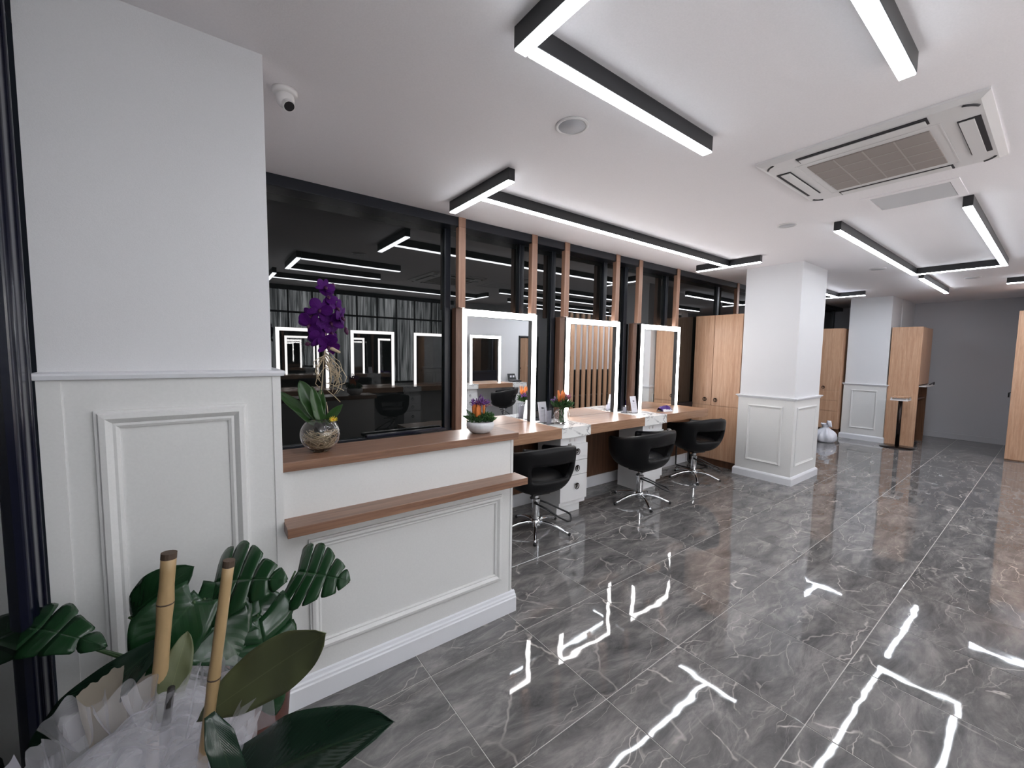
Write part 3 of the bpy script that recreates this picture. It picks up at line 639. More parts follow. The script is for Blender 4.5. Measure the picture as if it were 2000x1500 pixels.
for i, (a, b, z0, z1) in enumerate(((3.025, 3.305, 0.885, 2.17), (2.635, 3.02, 0.885, 2.17), (2.635, 3.305, 0.11, 0.88))):
    d = part('door', box(X, X + 0.02, a, b, z0, z1), 'wood', t, bevel=0.0015)
    if i < 2: cab_handle(d, X, (3.11, 2.955)[i], 0.965)
X = 10.10
t = thing('tall_cabinet', 'tall light wood cabinet with one door over three drawers, glimpsed between the columns', 'cabinet', (X + 0.3, 2.9, 0))
part('body', box(X + 0.02, X + 0.82, 2.635, 3.305, 0.16, 2.165), 'wood', t)
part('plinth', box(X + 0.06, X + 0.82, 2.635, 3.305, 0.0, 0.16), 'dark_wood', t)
d = part('door', box(X, X + 0.02, 2.635, 3.305, 0.93, 2.17), 'wood', t, bevel=0.0015); cab_handle(d, X, 2.90, 0.99)
for z0, z1 in ((0.735, 0.925), (0.525, 0.73), (0.17, 0.52)): part('drawer', box(X, X + 0.02, 2.635, 3.305, z0, z1), 'wood', t, bevel=0.0015)
X = 10.26
t = thing('open_cabinet', 'tall light wood cabinet with an open shelved side, right of the farther column', 'cabinet', (X + 0.4, 1.7, 0))
part('front_panel', box(X, X + 0.04, 1.535, 1.95, 0.0, 2.165), 'wood', t, bevel=0.002)
part('upper_box', box(X + 0.04, X + 1.0, 1.55, 1.95, 1.12, 2.165), 'wood', t, bevel=0.002)
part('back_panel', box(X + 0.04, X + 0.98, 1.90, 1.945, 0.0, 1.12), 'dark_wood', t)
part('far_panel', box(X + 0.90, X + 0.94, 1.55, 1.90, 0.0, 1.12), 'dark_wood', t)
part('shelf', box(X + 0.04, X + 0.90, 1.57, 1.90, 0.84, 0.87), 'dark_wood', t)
part('flap', box(X + 0.10, X + 0.95, 1.45, 1.56, 1.085, 1.10), 'white', t, bevel=0.003)
part('flap_bracket', MB().tube([(X + 0.5, 1.46, 1.12), (X + 0.92, 1.46, 1.15), (X + 0.95, 1.47, 1.09)], 0.01, 6), 'black', t)
part('floor_hose', MB().tube([(X + 0.1, 1.56, 0.02), (X + 0.3, 1.54, 0.05), (X + 0.5, 1.58, 0.02)], 0.02, 8), 'black', t, smooth=True)
X = 10.22
t = thing('tall_cabinet', 'tall light wood cabinet cut off at the right edge of the picture', 'cabinet', (X + 0.2, 0.1, 0))
part('body', box(X + 0.02, X + 0.40, -0.9, 0.47, 0.0, 2.365), 'wood', t, bevel=0.002)
for a, b in ((0.03, 0.47), (-0.42, 0.02), (-0.87, -0.43)):
    d = part('door', box(X, X + 0.02, a, b, 0.02, 2.36), 'wood', t, bevel=0.002); cab_handle(d, X, a + 0.08, 1.05)

# round pedestal table with a wooden rack
t = thing('pedestal_table', 'small dark pedestal stand with a wooden rack on top, before the open cabinet', 'table', (9.95, 1.70, 0))
part('base', MB().lathe([(0.24, 0), (0.24, 0.008), (0.05, 0.02), (0.03, 0.03)], (9.95, 1.70, 0), 32), 'bronze', t, smooth=True)
part('pole', MB().tube([(9.95, 1.70, 0.02), (9.95, 1.70, 0.845)], 0.030, 14), 'bronze', t, smooth=True)
for k in range(5): part('slat', box(9.80, 10.1, 1.585 + 0.048 * k, 1.62 + 0.048 * k, 0.905, 0.92), 'wood', t, bevel=0.002)
part('rack_frame', MB().ring(9.80, 10.1, 1.585, 1.815, [(0, 0.85), (0, 0.875), (-0.012, 0.875), (-0.012, 0.85)]).box(9.81, 9.83, 1.59, 1.61, 0.87, 0.905).box(9.81, 9.83, 1.79, 1.81, 0.87, 0.905).box(10.07, 10.09, 1.59, 1.61, 0.87, 0.905).box(10.07, 10.09, 1.79, 1.81, 0.87, 0.905).box(9.85, 10.05, 1.68, 1.72, 0.845, 0.85), 'white', t)

# white plastic bag
t = thing('plastic_bag', 'crumpled white plastic bag on the floor between the two columns', 'bag', (9.40, 2.62, 0))
BP = [0.02, 0.135, 0.165, 0.175, 0.165, 0.14, 0.105, 0.07, 0.05, 0.06, 0.085]
def bagp(u, v):
    a = 2 * PI * u; f = v * 10; i = min(9, int(f)); r = BP[i] + (BP[i + 1] - BP[i]) * (f - i); z = [0, .004, .05, .10, .15, .19, .225, .25, .27, .30, .34]
    zz = z[i] + (z[i + 1] - z[i]) * (f - i); nz = noise.noise(Vector((math.cos(a) * 3.2, math.sin(a) * 3.2, v * 3)))
    return Vector((9.40 + math.cos(a) * r * (1 + .22 * nz), 2.62 + math.sin(a) * r * (1 + .22 * nz), 0.004 + zz + 0.02 * nz * v))
part('sack', MB().grid(bagp, 40, 20), 'bag', t, smooth=True)
part('handle_loop', MB().grid(lambda u, v: Vector((9.38 + 0.05 * math.cos(PI * u), 2.57 - 0.07 * u + 0.06 * v, 0.30 + 0.11 * math.sin(PI * u))), 10, 3), 'bag', t, smooth=True, solid=0.004)

# ------------------------------------------------------------------ camera-side vanity (seen in mirrors and glass)
opp = sempty('window_3', 'silvery curtained shop window seen only as a reflection', (2.1, -1.7, 0))
cu = MB(); nn = 300
prev = None
def cur(u, v):
    x = -0.40 + 5.0 * u; k = noise.noise(Vector((x * 1.7, 0, 0)))
    return Vector((x, -1.80 + 0.04 * math.sin(x * 48 + 3 * k) + 0.012 * math.sin(x * 151) + 0.012 * noise.noise(Vector((x * 9, v * 7, 2))), 0.95 + 1.72 * v))
cu.grid(cur, nn * 2, 22)
part('foil_curtain', cu, 'silver', opp, smooth=True)
of = MB().box(-0.42, 4.6, -1.74, -1.70, 2.255, 2.29).box(-0.42, 4.6, -1.76, -1.70, 2.66, CZ).box(-0.42, 4.6, -1.76, -1.70, 0.93, 0.97)
for k in range(13): of.box(-0.35 + 0.40 * k, -0.325 + 0.40 * k, -1.74, -1.70, 0.95, 2.68)
part('window_frame', of, 'frame', opp)
struct('wall_front_lower', box(-0.42, 4.6, -1.9, -1.70, 0, 0.95), 'panel', 'low wall under the curtained window')

for x0, lab in ((1.035, 'lit mirror on the camera side, first from the shop front, seen in reflection'), (2.296, 'lit mirror on the camera side, second from the shop front, seen in reflection'), (3.584, 'lit mirror on the camera side, third from the shop front, seen in reflection'), (4.92, 'lit mirror on the white wall opposite, reflected in the nearest mirror')):
    vanity_mirror(x0, x0 + 0.868, -1.58, lab, -1)
for a, b, lab in ((0.2, 1.92, 'wood desk top on the camera side nearest the shop front, seen in reflection'), (2.29, 3.18, 'wood desk top on the camera side in the middle, seen in reflection'), (3.57, 4.47, 'wood desk top on the camera side third along, seen in reflection'), (4.90, 5.86, 'wood desk top reflected in the nearest mirror')):
    t = thing('vanity_desk', lab, 'desk', ((a + b) / 2, -1.45, ZD - DT))
    part('desktop', box(a, b, -1.70, -1.17, ZD - DT, ZD), 'woodx', t, bevel=0.002)
for a, b, lab in ((1.92, 2.29, 'drawer unit with marble top on the camera side, nearest the shop front'), (3.18, 3.57, 'drawer unit with marble top on the camera side, in the middle'), (4.47, 4.90, 'drawer unit with marble top on the camera side by the white wall'), (5.86, 6.28, 'white drawer unit with marble top reflected in the nearest mirror beside the chair')):
    drawer_unit(a, b, lab, True)
dup(ch0, (1.48, -0.90, 0), PI - 0.3, 'black salon chair on the camera side nearest the shop front, seen in reflection')
dup(ch0, (2.85, -0.90, 0), PI + 0.3, 'black salon chair on the camera side in the middle, seen in reflection')
dup(ch0, (5.42, -0.92, 0), PI - 0.75, 'black salon chair reflected in the nearest mirror')
t = thing('tool_box', 'open black case of hair tools reflected in the nearest mirror', 'case', (6.12, -1.45, ZD))
part('tray', box(6.00, 6.26, -1.55, -1.35, ZD, ZD + 0.03), 'black', t, bevel=0.004)
part('lid', MB().poly([(6.00, -1.55, ZD + 0.03), (6.26, -1.55, ZD + 0.03), (6.24, -1.61, ZD + 0.19), (6.02, -1.61, ZD + 0.19)], 0.01, (0, 1, 0)), 'black', t)
for k in range(6): part('tool', MB().tube([(6.03 + 0.04 * k, -1.52, ZD + 0.04), (6.04 + 0.04 * k, -1.40, ZD + 0.045)], 0.006, 6), 'chrome', t)
for k in range(2): part('compact', box(6.06 + 0.08 * k, 6.11 + 0.08 * k, -1.565, -1.555, ZD + 0.10, ZD + 0.15), 'card', t)
t = thing('wall_mirror', 'black framed full-length mirror reflected at the edge of the nearest mirror', 'mirror', (6.7, -1.68, 0.3))
part('frame', MB().mould((0, -1.70, 0), (1, 0, 0), (0, 0, 1), (0, 1, 0), 6.42, 7.12, 0.30, 2.03, 0.05, 0.03), 'black', t)
part('mirror_glass', box(6.47, 7.07, -1.70, -1.69, 0.35, 1.98), 'mirror', t)
t = thing('slat_screen', 'screen of vertical wooden slats reflected in the middle mirror', 'screen', (8.6, -1.1, 0))
for k in range(10): part('slat', box(7.50 + 0.22 * k, 7.60 + 0.22 * k, -1.17, -1.12, 0.02, CZ), 'wood', t, bevel=0.002)
t = thing('wash_bench', 'black upholstered bench behind the reflected wooden slats', 'bench', (8.6, -1.45, 0))
part('seat', box(7.4, 9.9, -1.55, -1.25, 0.0, 0.45), 'leather', t, bevel=0.03)
part('backrest', box(7.4, 9.9, -1.68, -1.55, 0.0, 1.15), 'leather', t, bevel=0.03)

# ------------------------------------------------------------------ foliage helpers
def frame_of(base, tip, nh):
    base, tip = Vector(base), Vector(tip); u = tip - base; Lh = u.length; u.normalize()
    n_ = Vector(nh); n_ = (n_ - u * n_.dot(u)).normalized(); w_ = u.cross(n_)
    return base, u, n_, w_, Lh
CAMP = Vector((0, 0, 1.6))
def tocam(base, tip, mixup=0.25, side=0.0):
    m = (Vector(base) + Vector(tip)) / 2; d_ = (CAMP - m).normalized(); return d_ + Vector((0, 0, mixup)) + Vector((side, 0, 0))
def simple_leaf(base, tip, width, nh=None, mat='rubber', parent=None, droop=0.12, fold=0.25, kind='ellipse', name='leaf', twist=0.0):
    nh = nh or tocam(base, tip); B_, u, n_, w_, L_ = frame_of(base, tip, nh)
    def prof(s):
        if kind == 'ellipse': return math.sin(PI * min(1, s ** 1.12)) ** 0.62
        if kind == 'heart': return min(1.0, (1.15 - s) ** 0.8 * 1.35) * (math.sin(PI * (0.12 + 0.88 * s)) ** 0.6) if s < 1 else 0
        if kind == 'strap': return min(1, s * 3 + .35) * (1 - max(0, s - .6) / .4 * .0) * (1 - (max(0, s - 0.55) / 0.45) ** 2.2)
        if kind == 'petal': return math.sin(PI * min(1, 0.05 + s * 0.95)) ** 0.55 * (0.6 + 0.4 * s)
    def P(s, q):
        t_ = q * 2 - 1; W = width / 2 * prof(s); back = -0.16 * L_ * (abs(t_) ** 1.2) * max(0, 1 - s * 3.0) if kind == 'heart' else 0
        wob = 0.012 * L_ * math.sin(s * 19 + t_ * 3) * abs(t_)
        return B_ + u * (s * L_ + back) + w_ * (t_ * W) + n_ * (-droop * L_ * (s - 0.25) ** 2 * 1.6 + fold * abs(t_) ** 1.3 * W + wob)
    mb = MB().grid(P, 22, 10, lambda s, q: (q * 2 - 1, s))
    return part(name, mb, mat, parent, smooth=True, solid=0.0012)
def split_leaf(base, tip, width, nh=None, mat='monstera', parent=None, droop=0.2, curl=0.25, lobes=6, seed=0, depth=0.42):
    nh = nh or tocam(base, tip); B_, u, n_, w_, L_ = frame_of(base, tip, nh); rnd = random.Random(seed)
    mb = MB()
    def W(s): return width / 2 * min(1, (1.04 - s) ** 0.6 * 1.25) * (0.80 + 0.20 * math.sin(PI * min(1, s * 1.6)))
    for sg in (-1, 1):
        for i in range(lobes):
            s0, s1 = i / lobes, (i + 1) / lobes; dr = depth + rnd.uniform(.0, .30); hgt = rnd.uniform(-0.02, 0.02) * 0.6; ln = 1 + rnd.uniform(-.07, .05)
            sm = (s0 + s1) / 2; sweep = -0.24 + 0.55 * sm
            def P(r, c, s0=s0, s1=s1, dr=dr, hgt=hgt, sm=sm, ln=ln, sg=sg):
                g = 1.0 if r < dr else 1 - 0.13 * ((r - dr) / (1 - dr)) ** 0.5
                if r > 0.9: g *= 1 - 0.13 * ((r - 0.9) / 0.1) ** 2
                ce = 0.5 + (c - 0.5) * g; s = s0 + (s1 - s0) * ce; e_ = (2 * c - 1) ** 2
                x = W(s) * (1 - s ** 8) * r * ln * (1 - 0.05 * e_ * max(0, r - 0.7) / 0.3)
                al = (s * 0.92 + 0.04) * L_ + (-0.30 + 0.50 * s) * (1 - s ** 5) * L_ * r ** 1.3 * 0.75
                return B_ + u * al + w_ * (sg * x) + n_ * (-droop * L_ * (al / L_ - 0.3) ** 2 * 1.4 - curl * 0.6 * W(sm) * r * r + hgt * r * L_ - 0.015 * L_ * e_ * r + 0.02 * L_)
            mb.grid(P, 9, 4, lambda r, c, sg=sg, s0=s0, s1=s1: (sg * r, s0 + (s1 - s0) * c + 0.35 * r))
    return part('leaf', mb, mat, parent, smooth=True, solid=0.0012)
def bez(p0, p1, p2, n_=10):
    p0, p1, p2 = Vector(p0), Vector(p1), Vector(p2)
    return [p0 * (1 - t) ** 2 + p1 * 2 * t * (1 - t) + p2 * t * t for t in [k / n_ for k in range(n_ + 1)]]

# ------------------------------------------------------------------ floor plants
mc = Vector((0.10, 1.69, 0))
mo = thing('potted_monstera', 'monstera with split glossy leaves in a brown pot against the white pillar', 'plant', mc)
part('pot', MB().lathe([(0.09, 0), (0.10, 0.01), (0.135, 0.40), (0.14, 0.42), (0.128, 0.42), (0.12, 0.37), (0.0, 0.37)], mc, 36), 'clay', mo, smooth=True)
part('soil', MB().lathe([(0.121, 0.372), (0.0, 0.385)], mc, 24), 'soil', mo, smooth=True)
part('moss_pole', MB().tube([mc + Vector((-0.02, 0.0, 0.37)), mc + Vector((-0.05, 0.02, 0.70))], 0.028, 12), 'darkstem', mo, smooth=True)
def petiole(a, b, r=0.0045, mat='stem', par=None, bow=0.06):
    a, b = Vector(a), Vector(b); m = (a + b) / 2 + Vector((0, 0, bow)); part('petiole', MB().tube(bez(a, m, b), [r * (1.3 - .5 * k / 10) for k in range(11)], 8), mat, par or mo, smooth=True)
crown = mc + Vector((-0.01, 0, 0.40))
# base point (petiole joint) and tip of every leaf
ML = [((0.245, 1.615, 0.800), (0.385, 1.455, 0.800), 0.24, 'split', 3, .42),
      ((0.000, 1.645, 0.825), (0.175, 1.435, 0.885), 0.26, 'split', 5, .42),
      ((0.030, 1.640, 0.775), (0.120, 1.500, 0.700), 0.17, 'split', 9, .55),
      ((0.120, 1.545, 0.72), (0.150, 1.385, 0.445), 0.215, 'split', 13, .62),
      ((-0.45, 1.785, 0.775), (-0.258, 1.550, 0.79), 0.160, 'split', 21, .5),
      ((-0.050, 1.600, 0.790), (0.085, 1.450, 0.630), 0.22, 'heart', 0, 0),
      ((-0.045, 1.540, 0.830), (-0.205, 1.485, 0.675), 0.20, 'heart', 0, 0),
      ((-0.225, 1.815, 0.70), (-0.085, 1.690, 0.862), 0.14, 'ellipse', 0, 0),
      ((0.100, 1.60, 0.745), (0.215, 1.49, 0.60), 0.16, 'heart', 0, 0),
      ((-0.02, 1.60, 0.80), (-0.07, 1.48, 0.70), 0.13, 'heart', 0, 0)]
for (b, tp, wd, kd, sd, dp) in ML:
    if kd == 'split': split_leaf(b, tp, wd, None, 'monstera', mo, 0.25, 0.22, 5 if wd > 0.22 else 4, sd, dp)
    else: simple_leaf(b, tp, wd, None, 'monstera', mo, 0.25, 0.12, kd)
    petiole(crown, Vector(b), bow=0.02 if b[0] > -0.3 else -0.03)
petiole(mc + Vector((-0.05, 0, 0.4)), (-0.30, 1.63, 0.745), 0.004, bow=-0.02)

rp = Vector((-0.12, 1.36, 0))
ru = thing('potted_rubber_plant', 'rubber plant with bamboo stakes wrapped in white tulle, nearest the camera', 'plant', rp)
part('pot', MB().lathe([(0.12, 0), (0.13, 0.01), (0.165, 0.44), (0.17, 0.46), (0.155, 0.46), (0.15, 0.42), (0, 0.42)], rp, 36), 'black', ru, smooth=True)
part('soil', MB().lathe([(0.151, 0.422), (0.0, 0.43)], rp, 24), 'soil', ru, smooth=True)
part('trunk', MB().tube([rp + Vector((0, 0, 0.42)), rp + Vector((0.01, -0.03, 0.60)), rp + Vector((0.03, -0.06, 0.74))], [0.012, 0.011, 0.008], 10), 'darkstem', ru, smooth=True)
def bamboo(pts, r, joint):
    pts = [Vector(p) for p in pts]; top, bot = pts; n_ = 14
    P_ = [top.lerp(bot, k / n_) for k in range(n_ + 1)]; rr = [r * (0.98 + 0.02 * math.cos(k * 1.7)) for k in range(n_ + 1)]
    rr[joint] = r * 1.12
    b_ = part('bamboo_stake', MB().tube(P_, rr, 14), 'bamboo', ru, smooth=True)
    d_ = (top - bot).normalized()
    part('burnt_end', MB().tube([top - d_ * 0.012, top + d_ * 0.004], r * 1.02, 14), 'bamboo_end', b_, smooth=False)
    part('node', MB().tube([P_[joint] - d_ * 0.002, P_[joint] + d_ * 0.002], r * 1.13, 14), 'bamboo_end', b_, smooth=True)
bamboo([(-0.089, 1.42, 1.042), (-0.146, 1.403, 0.425)], 0.0178, 3)
bamboo([(0.036, 1.178, 1.086), (-0.054, 1.184, 0.43)], 0.0125, 6)
simple_leaf((-0.035, 1.235, 0.675), (0.250, 1.021, 0.940), 0.130, tocam((0, 1.1, .8), (.1, 1.1, .8), -0.1), 'olive', ru, -0.16, 0.10)
simple_leaf((-0.05, 1.23, 0.45), (0.285, 0.862, 0.785), 0.165, tocam((0, 1, .6), (.2, .9, .7), 0.45), 'rubber', ru, 0.10, 0.5)
simple_leaf((-0.10, 1.46, 0.79), (-0.46, 1.60, 0.47), 0.12, tocam((-.1, 1.4, .7), (-.4, 1.5, .5), 0.1), 'rubber', ru, 0.15, 0.1)
simple_leaf((-0.012, 1.080, 0.790), (0.050, 0.985, 0.58), 0.055, tocam((0, 1, .7), (0, 1, .6), 0.5), 'rubber', ru, 0.35, 0.15, 'strap')
simple_leaf((-0.12, 1.36, 0.60), (-0.06, 1.43, 0.80), 0.07, None, 'olive', ru, 0.1, 0.2)
simple_leaf((-0.16, 1.40, 0.52), (-0.40, 1.30, 0.52), 0.12, None, 'rubber', ru, 0.3, 0.2)
def wrap(name, mat, r0, r1, z0, z1, a0, a1, fold, seed, n_=150, m_=26, cx=-0.115, cy=1.31, pk=0.0, nf=11, **kw):
    def P(u, v):
        a = math.radians(a0 + (a1 - a0) * u); fz = noise.noise(Vector((math.cos(a) * 2.6, math.sin(a) * 2.6, seed)))
        fr_ = noise.noise(Vector((math.cos(a) * nf, math.sin(a) * nf, seed + 3 + v * 0.9)))
        gather = 1 - 0.12 * math.sin(PI * min(1, v * 1.25)); r = (r0 + (r1 - r0) * v ** 2.2) * gather + fold * fr_ * (0.35 + v * 1.1)
        z = z0 + (z1 - z0) * v + pk * v * v * (fz + 0.5 * fr_) + 0.012 * noise.noise(Vector((a * 9, v * 9, seed)))
        return Vector((cx + math.cos(a) * r, cy + math.sin(a) * r, z))
    return part(name, MB().grid(P, n_, m_), mat, ru, smooth=True, **kw)
wrap('tulle_wrap', 'tulle', 0.165, 0.215, 0.20, 0.665, 0, 360, 0.022, 1, pk=0.05, nf=6, cx=-0.125, cy=1.30)
wrap('tulle_wrap', 'tulle', 0.17, 0.225, 0.20, 0.64, 0, 360, 0.026, 7, pk=0.05, nf=5, cx=-0.125, cy=1.30)
def cover(seed, z0, amp, rad_, cx=-0.125, cy=1.285):
    def P(u, v):
        a = 2 * PI * u; r = rad_ * v; x, y = math.cos(a) * r, math.sin(a) * r
        n1 = noise.noise(Vector((x * 7, y * 7, seed))); n2 = abs(noise.noise(Vector((x * 13 + n1, y * 13, seed + 5)))); n3 = 0.25 * abs(noise.noise(Vector((x * 24, y * 24, seed + 9))))
        return Vector((cx + x * (1 + .15 * n1), cy + y * (1 + .15 * n1), z0 + amp * (n1 + 0.9 * n2 + 0.35 * n3) - 0.55 * r * r / rad_ * (0.3 + v ** 3)))
    return part('tulle_wrap', MB().grid(P, 110, 34), 'tulle', ru, smooth=True)
cover(3, 0.655, 0.045, 0.20); cover(11, 0.645, 0.05, 0.205); cover(19, 0.63, 0.05, 0.20); cover(27, 0.615, 0.05, 0.20)
def puff(c_, w_, h_, az, seed, lean=0.0, curl=0.5):      # one gathered, standing fold of tulle
    c_ = Vector(c_); dx, dy = math.cos(az), math.sin(az)
    def P(u, v):
        f = (u - .5) * 2; ww = w_ * (0.35 + 0.65 * v ** 0.7); nz = noise.noise(Vector((u * 2.2, v * 1.5, seed))); bend = curl * ww * (0.5 * f * f - .2) + 0.16 * w_ * math.sin(u * 11 + seed) * (0.3 + v)
        return c_ + Vector((dx * f * ww * .5 - dy * bend, dy * f * ww * .5 + dx * bend, h_ * v * (1 - 0.45 * f * f + 0.25 * nz))) + Vector((lean * v * h_ * 0.8, -lean * v * h_ * 0.6, 0))
    part('tulle_wrap', MB().grid(P, 40, 18), 'tulle', ru, smooth=True)
puff((-0.265, 1.37, 0.62), 0.09, 0.115, 0.2, 1, -0.35, 0.7)
puff((-0.135, 1.34, 0.62), 0.16, 0.15, -0.5, 3, 0.1, 0.4)
puff((-0.06, 1.28, 0.61), 0.16, 0.19, -0.6, 5, 0.3, 0.3)
puff((0.0, 1.20, 0.61), 0.13, 0.13, -0.6, 6, 0.7, 0.3)
puff((-0.19, 1.38, 0.61), 0.16, 0.12, -0.2, 8, 0.0, 0.3)
wrap('paper_wrap', 'paper', 0.13, 0.155, 0.30, 0.72, 62, 150, 0.004, 2, 40, 12, pk=0.0, nf=2, cx=-0.15, cy=1.36)
wrap('paper_wrap', 'greypaper', 0.20, 0.27, 0.15, 0.665, 165, 238, 0.004, 5, 40, 12, pk=0.0, nf=1.5)

# ------------------------------------------------------------------ orchid in a glass globe
oc = Vector((0.437, 2.085, 1.123))
orc = thing('potted_orchid', 'purple orchid with hanging roots in a clear glass globe on the reception counter', 'plant', oc)
R0 = 0.088
out = [(0.0, 0.0)] + [(R0 * math.sin(PI * t_), R0 * (1 - math.cos(PI * t_)) * 0.96 - 0.004) for t_ in [0.14 + 0.70 * k / 16 for k in range(17)]]
inn = [(max(0.0, r - 0.0025), z + (0.003 if k < 3 else 0)) for k, (r, z) in enumerate(out)][::-1]
out2 = out + [(out[-1][0] - 0.001, out[-1][1] + 0.002)]
part('glass_globe', MB().lathe([(0.036, 0.0)] + out[1:] + inn[:-1] + [(0.0, 0.006)], oc, 48), 'glass', orc, smooth=True)
rt = MB(); rr = random.Random(4)
for k in range(90):
    pts = []; a = rr.uniform(0, 6.28); z = rr.uniform(0.012, 0.088); rad_ = rr.uniform(0.02, 0.075); da = rr.uniform(-1, 1) * 0.45
    for q in range(9):
        zz = z + 0.012 * math.sin(q + k); mxr = math.sqrt(max(0.0004, 0.079 ** 2 - (zz - 0.084) ** 2)) * 0.98; r_ = min(rad_ + 0.012 * math.sin(q * 1.3 + k), mxr)
        pts.append(oc + Vector((math.cos(a + da * q) * r_, math.sin(a + da * q) * r_, zz)))
    rt.tube(pts, 0.0022, 5)
o = part('root_mass', rt, 'root', orc, smooth=True); o['kind'] = 'stuff'
part('bark_medium', MB().lathe([(0.0, 0.085), (0.025, 0.09), (0.032, 0.11), (0.022, 0.135), (0.0, 0.145)], oc, 14), 'darkstem', orc, smooth=True)
K = oc + Vector((0, 0, 0.13))
for b, tp, wd, dr, mt in (((0, 0, 0), (-0.075, 0.035, 0.205), 0.075, 0.1, 0), ((0, 0, -0.02), (-0.165, 0.10, 0.17), 0.05, 0.25, 0), ((-0.005, -0.01, 0), (0.005, -0.005, 0.165), 0.048, -0.05, 0), ((0.0, -0.02, 0), (-0.035, -0.01, 0.18), 0.045, 0.0, 0), ((0.01, 0.0, -0.01), (0.085, -0.055, 0.09), 0.04, 0.1, 0)):
    simple_leaf(K + Vector(b), K + Vector(tp), wd, None, 'orchid_leaf', orc, dr, 0.35, 'strap' if wd < 0.06 else 'ellipse')
stem = [K, K + Vector((0.012, -0.002, 0.16)), K + Vector((0.02, 0.0, 0.33)), K + Vector((0.035, 0.005, 0.47)), K + Vector((0.05, 0.01, 0.60)), K + Vector((0.06, 0.012, 0.66))]
part('flower_stem', MB().tube(stem, [0.005, 0.0045, 0.004, 0.0035, 0.003, 0.002], 8), 'darkstem', orc, smooth=True)
part('stem_clip', MB().tube([K + Vector((0.005, -0.012, 0.14)), K + Vector((0.03, -0.02, 0.44))], 0.002, 6), 'root', orc)
def bloom(c_, face, size, seed, roll=0.0):
    f = Vector(face).normalized(); r1 = random.Random(seed)
    sd = f.cross(Vector((0, 0, 1))).normalized(); up = sd.cross(f)
    fl_ = None
    for k, (ang, L_, W_) in enumerate(((90, .95, .62), (215, .95, .6), (325, .95, .6), (165, 1.0, 1.05), (15, 1.0, 1.05))):
        a = math.radians(ang + roll + r1.uniform(-10, 10)); d_ = (sd * math.cos(a) + up * math.sin(a)) + f * r1.uniform(-.25, .45)
        simple_leaf(c_, c_ + d_.normalized() * size * L_, size * W_, f, 'petal', orc, 0.25 * r1.uniform(-.4, 1), 0.3 * r1.uniform(-.5, 1), 'petal', 'petal')
    part('flower_lip', MB().tube([c_ + f * 0.002, c_ + f * 0.012 - up * 0.008, c_ + f * 0.016 - up * 0.018], [0.006, 0.007, 0.003], 8), 'petal_dark', orc, smooth=True)
fc = Vector((0.05, -1.0, 0.0))
for (dx, dy, dz, face, sz, rl) in ((0.035, -0.03, 0.365, (0.1, -1, -.6), 0.058, 25), (-0.02, 0.01, 0.50, (-.8, -.6, .3), 0.058, 75), (0.03, -0.01, 0.635, (0.2, -1, .4), 0.045, 20), (0.08, 0.0, 0.545, (.6, -.8, .2), 0.055, 40), (0.018, -0.015, 0.40, (0, -1, -.3), 0.062, 10), (-0.035, 0.0, 0.46, (-.7, -.8, 0), 0.062, 50), (0.05, -0.015, 0.475, (.2, -1, .1), 0.066, -15), (0.005, -0.02, 0.53, (-.3, -1, .2), 0.060, 30), (0.095, -0.03, 0.50, (.8, -.7, 0), 0.052, 0), (0.045, 0.0, 0.595, (0.1, -1, .3), 0.052, 90), (0.0, 0.015, 0.39, (-.6, -.6, -.4), 0.05, 0), (0.055, 0.0, 0.43, (.5, -.9, -.2), 0.055, 60)):
    bloom(K + Vector((dx, dy, dz)), face, sz, int(dz * 1000), rl)
for p0, p1 in (((0.06, 0.01, 0.655), (0.075, -0.01, 0.645)), ((0.11, -0.04, 0.455), (0.118, -0.045, 0.42)), ((-0.035, 0.0, 0.375), (-0.055, 0.01, 0.37))):
    part('bud', MB().tube([K + Vector(p0), (K + Vector(p0)).lerp(K + Vector(p1), .5), K + Vector(p1)], [0.004, 0.011, 0.004], 10), 'petal_dark', orc, smooth=True)
ar = MB()
for k in range(30):
    a = rr.uniform(0, 6.28); s_ = K + Vector((0.025, -0.01, rr.uniform(0.26, 0.345))); l_ = rr.uniform(0.05, 0.16)
    sgn = rr.choice([-1, 1, 1]); pts = [s_]
    dxx, dyy = sgn * rr.uniform(0.01, 0.055), rr.uniform(-0.05, 0.02)
    for q in range(1, 8):
        tt = q / 7; pts.append(s_ + Vector((dxx * math.sin(tt * 2.4) * 1.3 + rr.uniform(-1, 1) * 0.004, dyy * math.sin(tt * 2.6), -l_ * tt + rr.uniform(-1, 1) * 0.004)))
    ar.tube(pts, 0.0013, 5)
for pp in ([(0.03, 0, 0.19), (0.05, -0.02, 0.185), (0.10, -0.04, 0.155)], [(0.03, 0, 0.16), (0.06, -0.02, 0.13), (0.085, -0.03, 0.10)], [(0.03, 0, 0.33), (0.09, -0.04, 0.26), (0.11, -0.05, 0.22), (0.10, -0.05, 0.19), (0.04, -0.02, 0.17)], [(0.03, 0, 0.10), (0.035, 0, 0.05), (0.03, 0, 0.02)]):
    ar.tube([K + Vector(p) for p in pp], 0.0016, 5)
part('aerial_root', ar, 'root', orc, smooth=True)['kind'] = 'stuff'
part('root_sheath', MB().tube([K + Vector((0.03, -0.01, 0.36)), K + Vector((0.05, -0.02, 0.355)), K + Vector((0.085, -0.04, 0.335))], [0.004, 0.009, 0.005], 8), 'root', orc, smooth=True)
dc = K + Vector((0.05, -0.035, 0.02))
for k in range(14):
    a = 2 * PI * k / 14; part('daisy_petal', MB().tube([dc, dc + Vector((math.cos(a) * 0.019, -0.006 + 0.004 * math.sin(3 * a), math.sin(a) * 0.014 + 0.003))], [0.0022, 0.0012], 6), 'yellow', orc)
part('daisy_centre', MB().lathe([(0.0, -0.004), (0.005, 0), (0.0, 0.004)], dc + Vector((0, -0.003, 0)), 10), 'orange', orc, smooth=True)

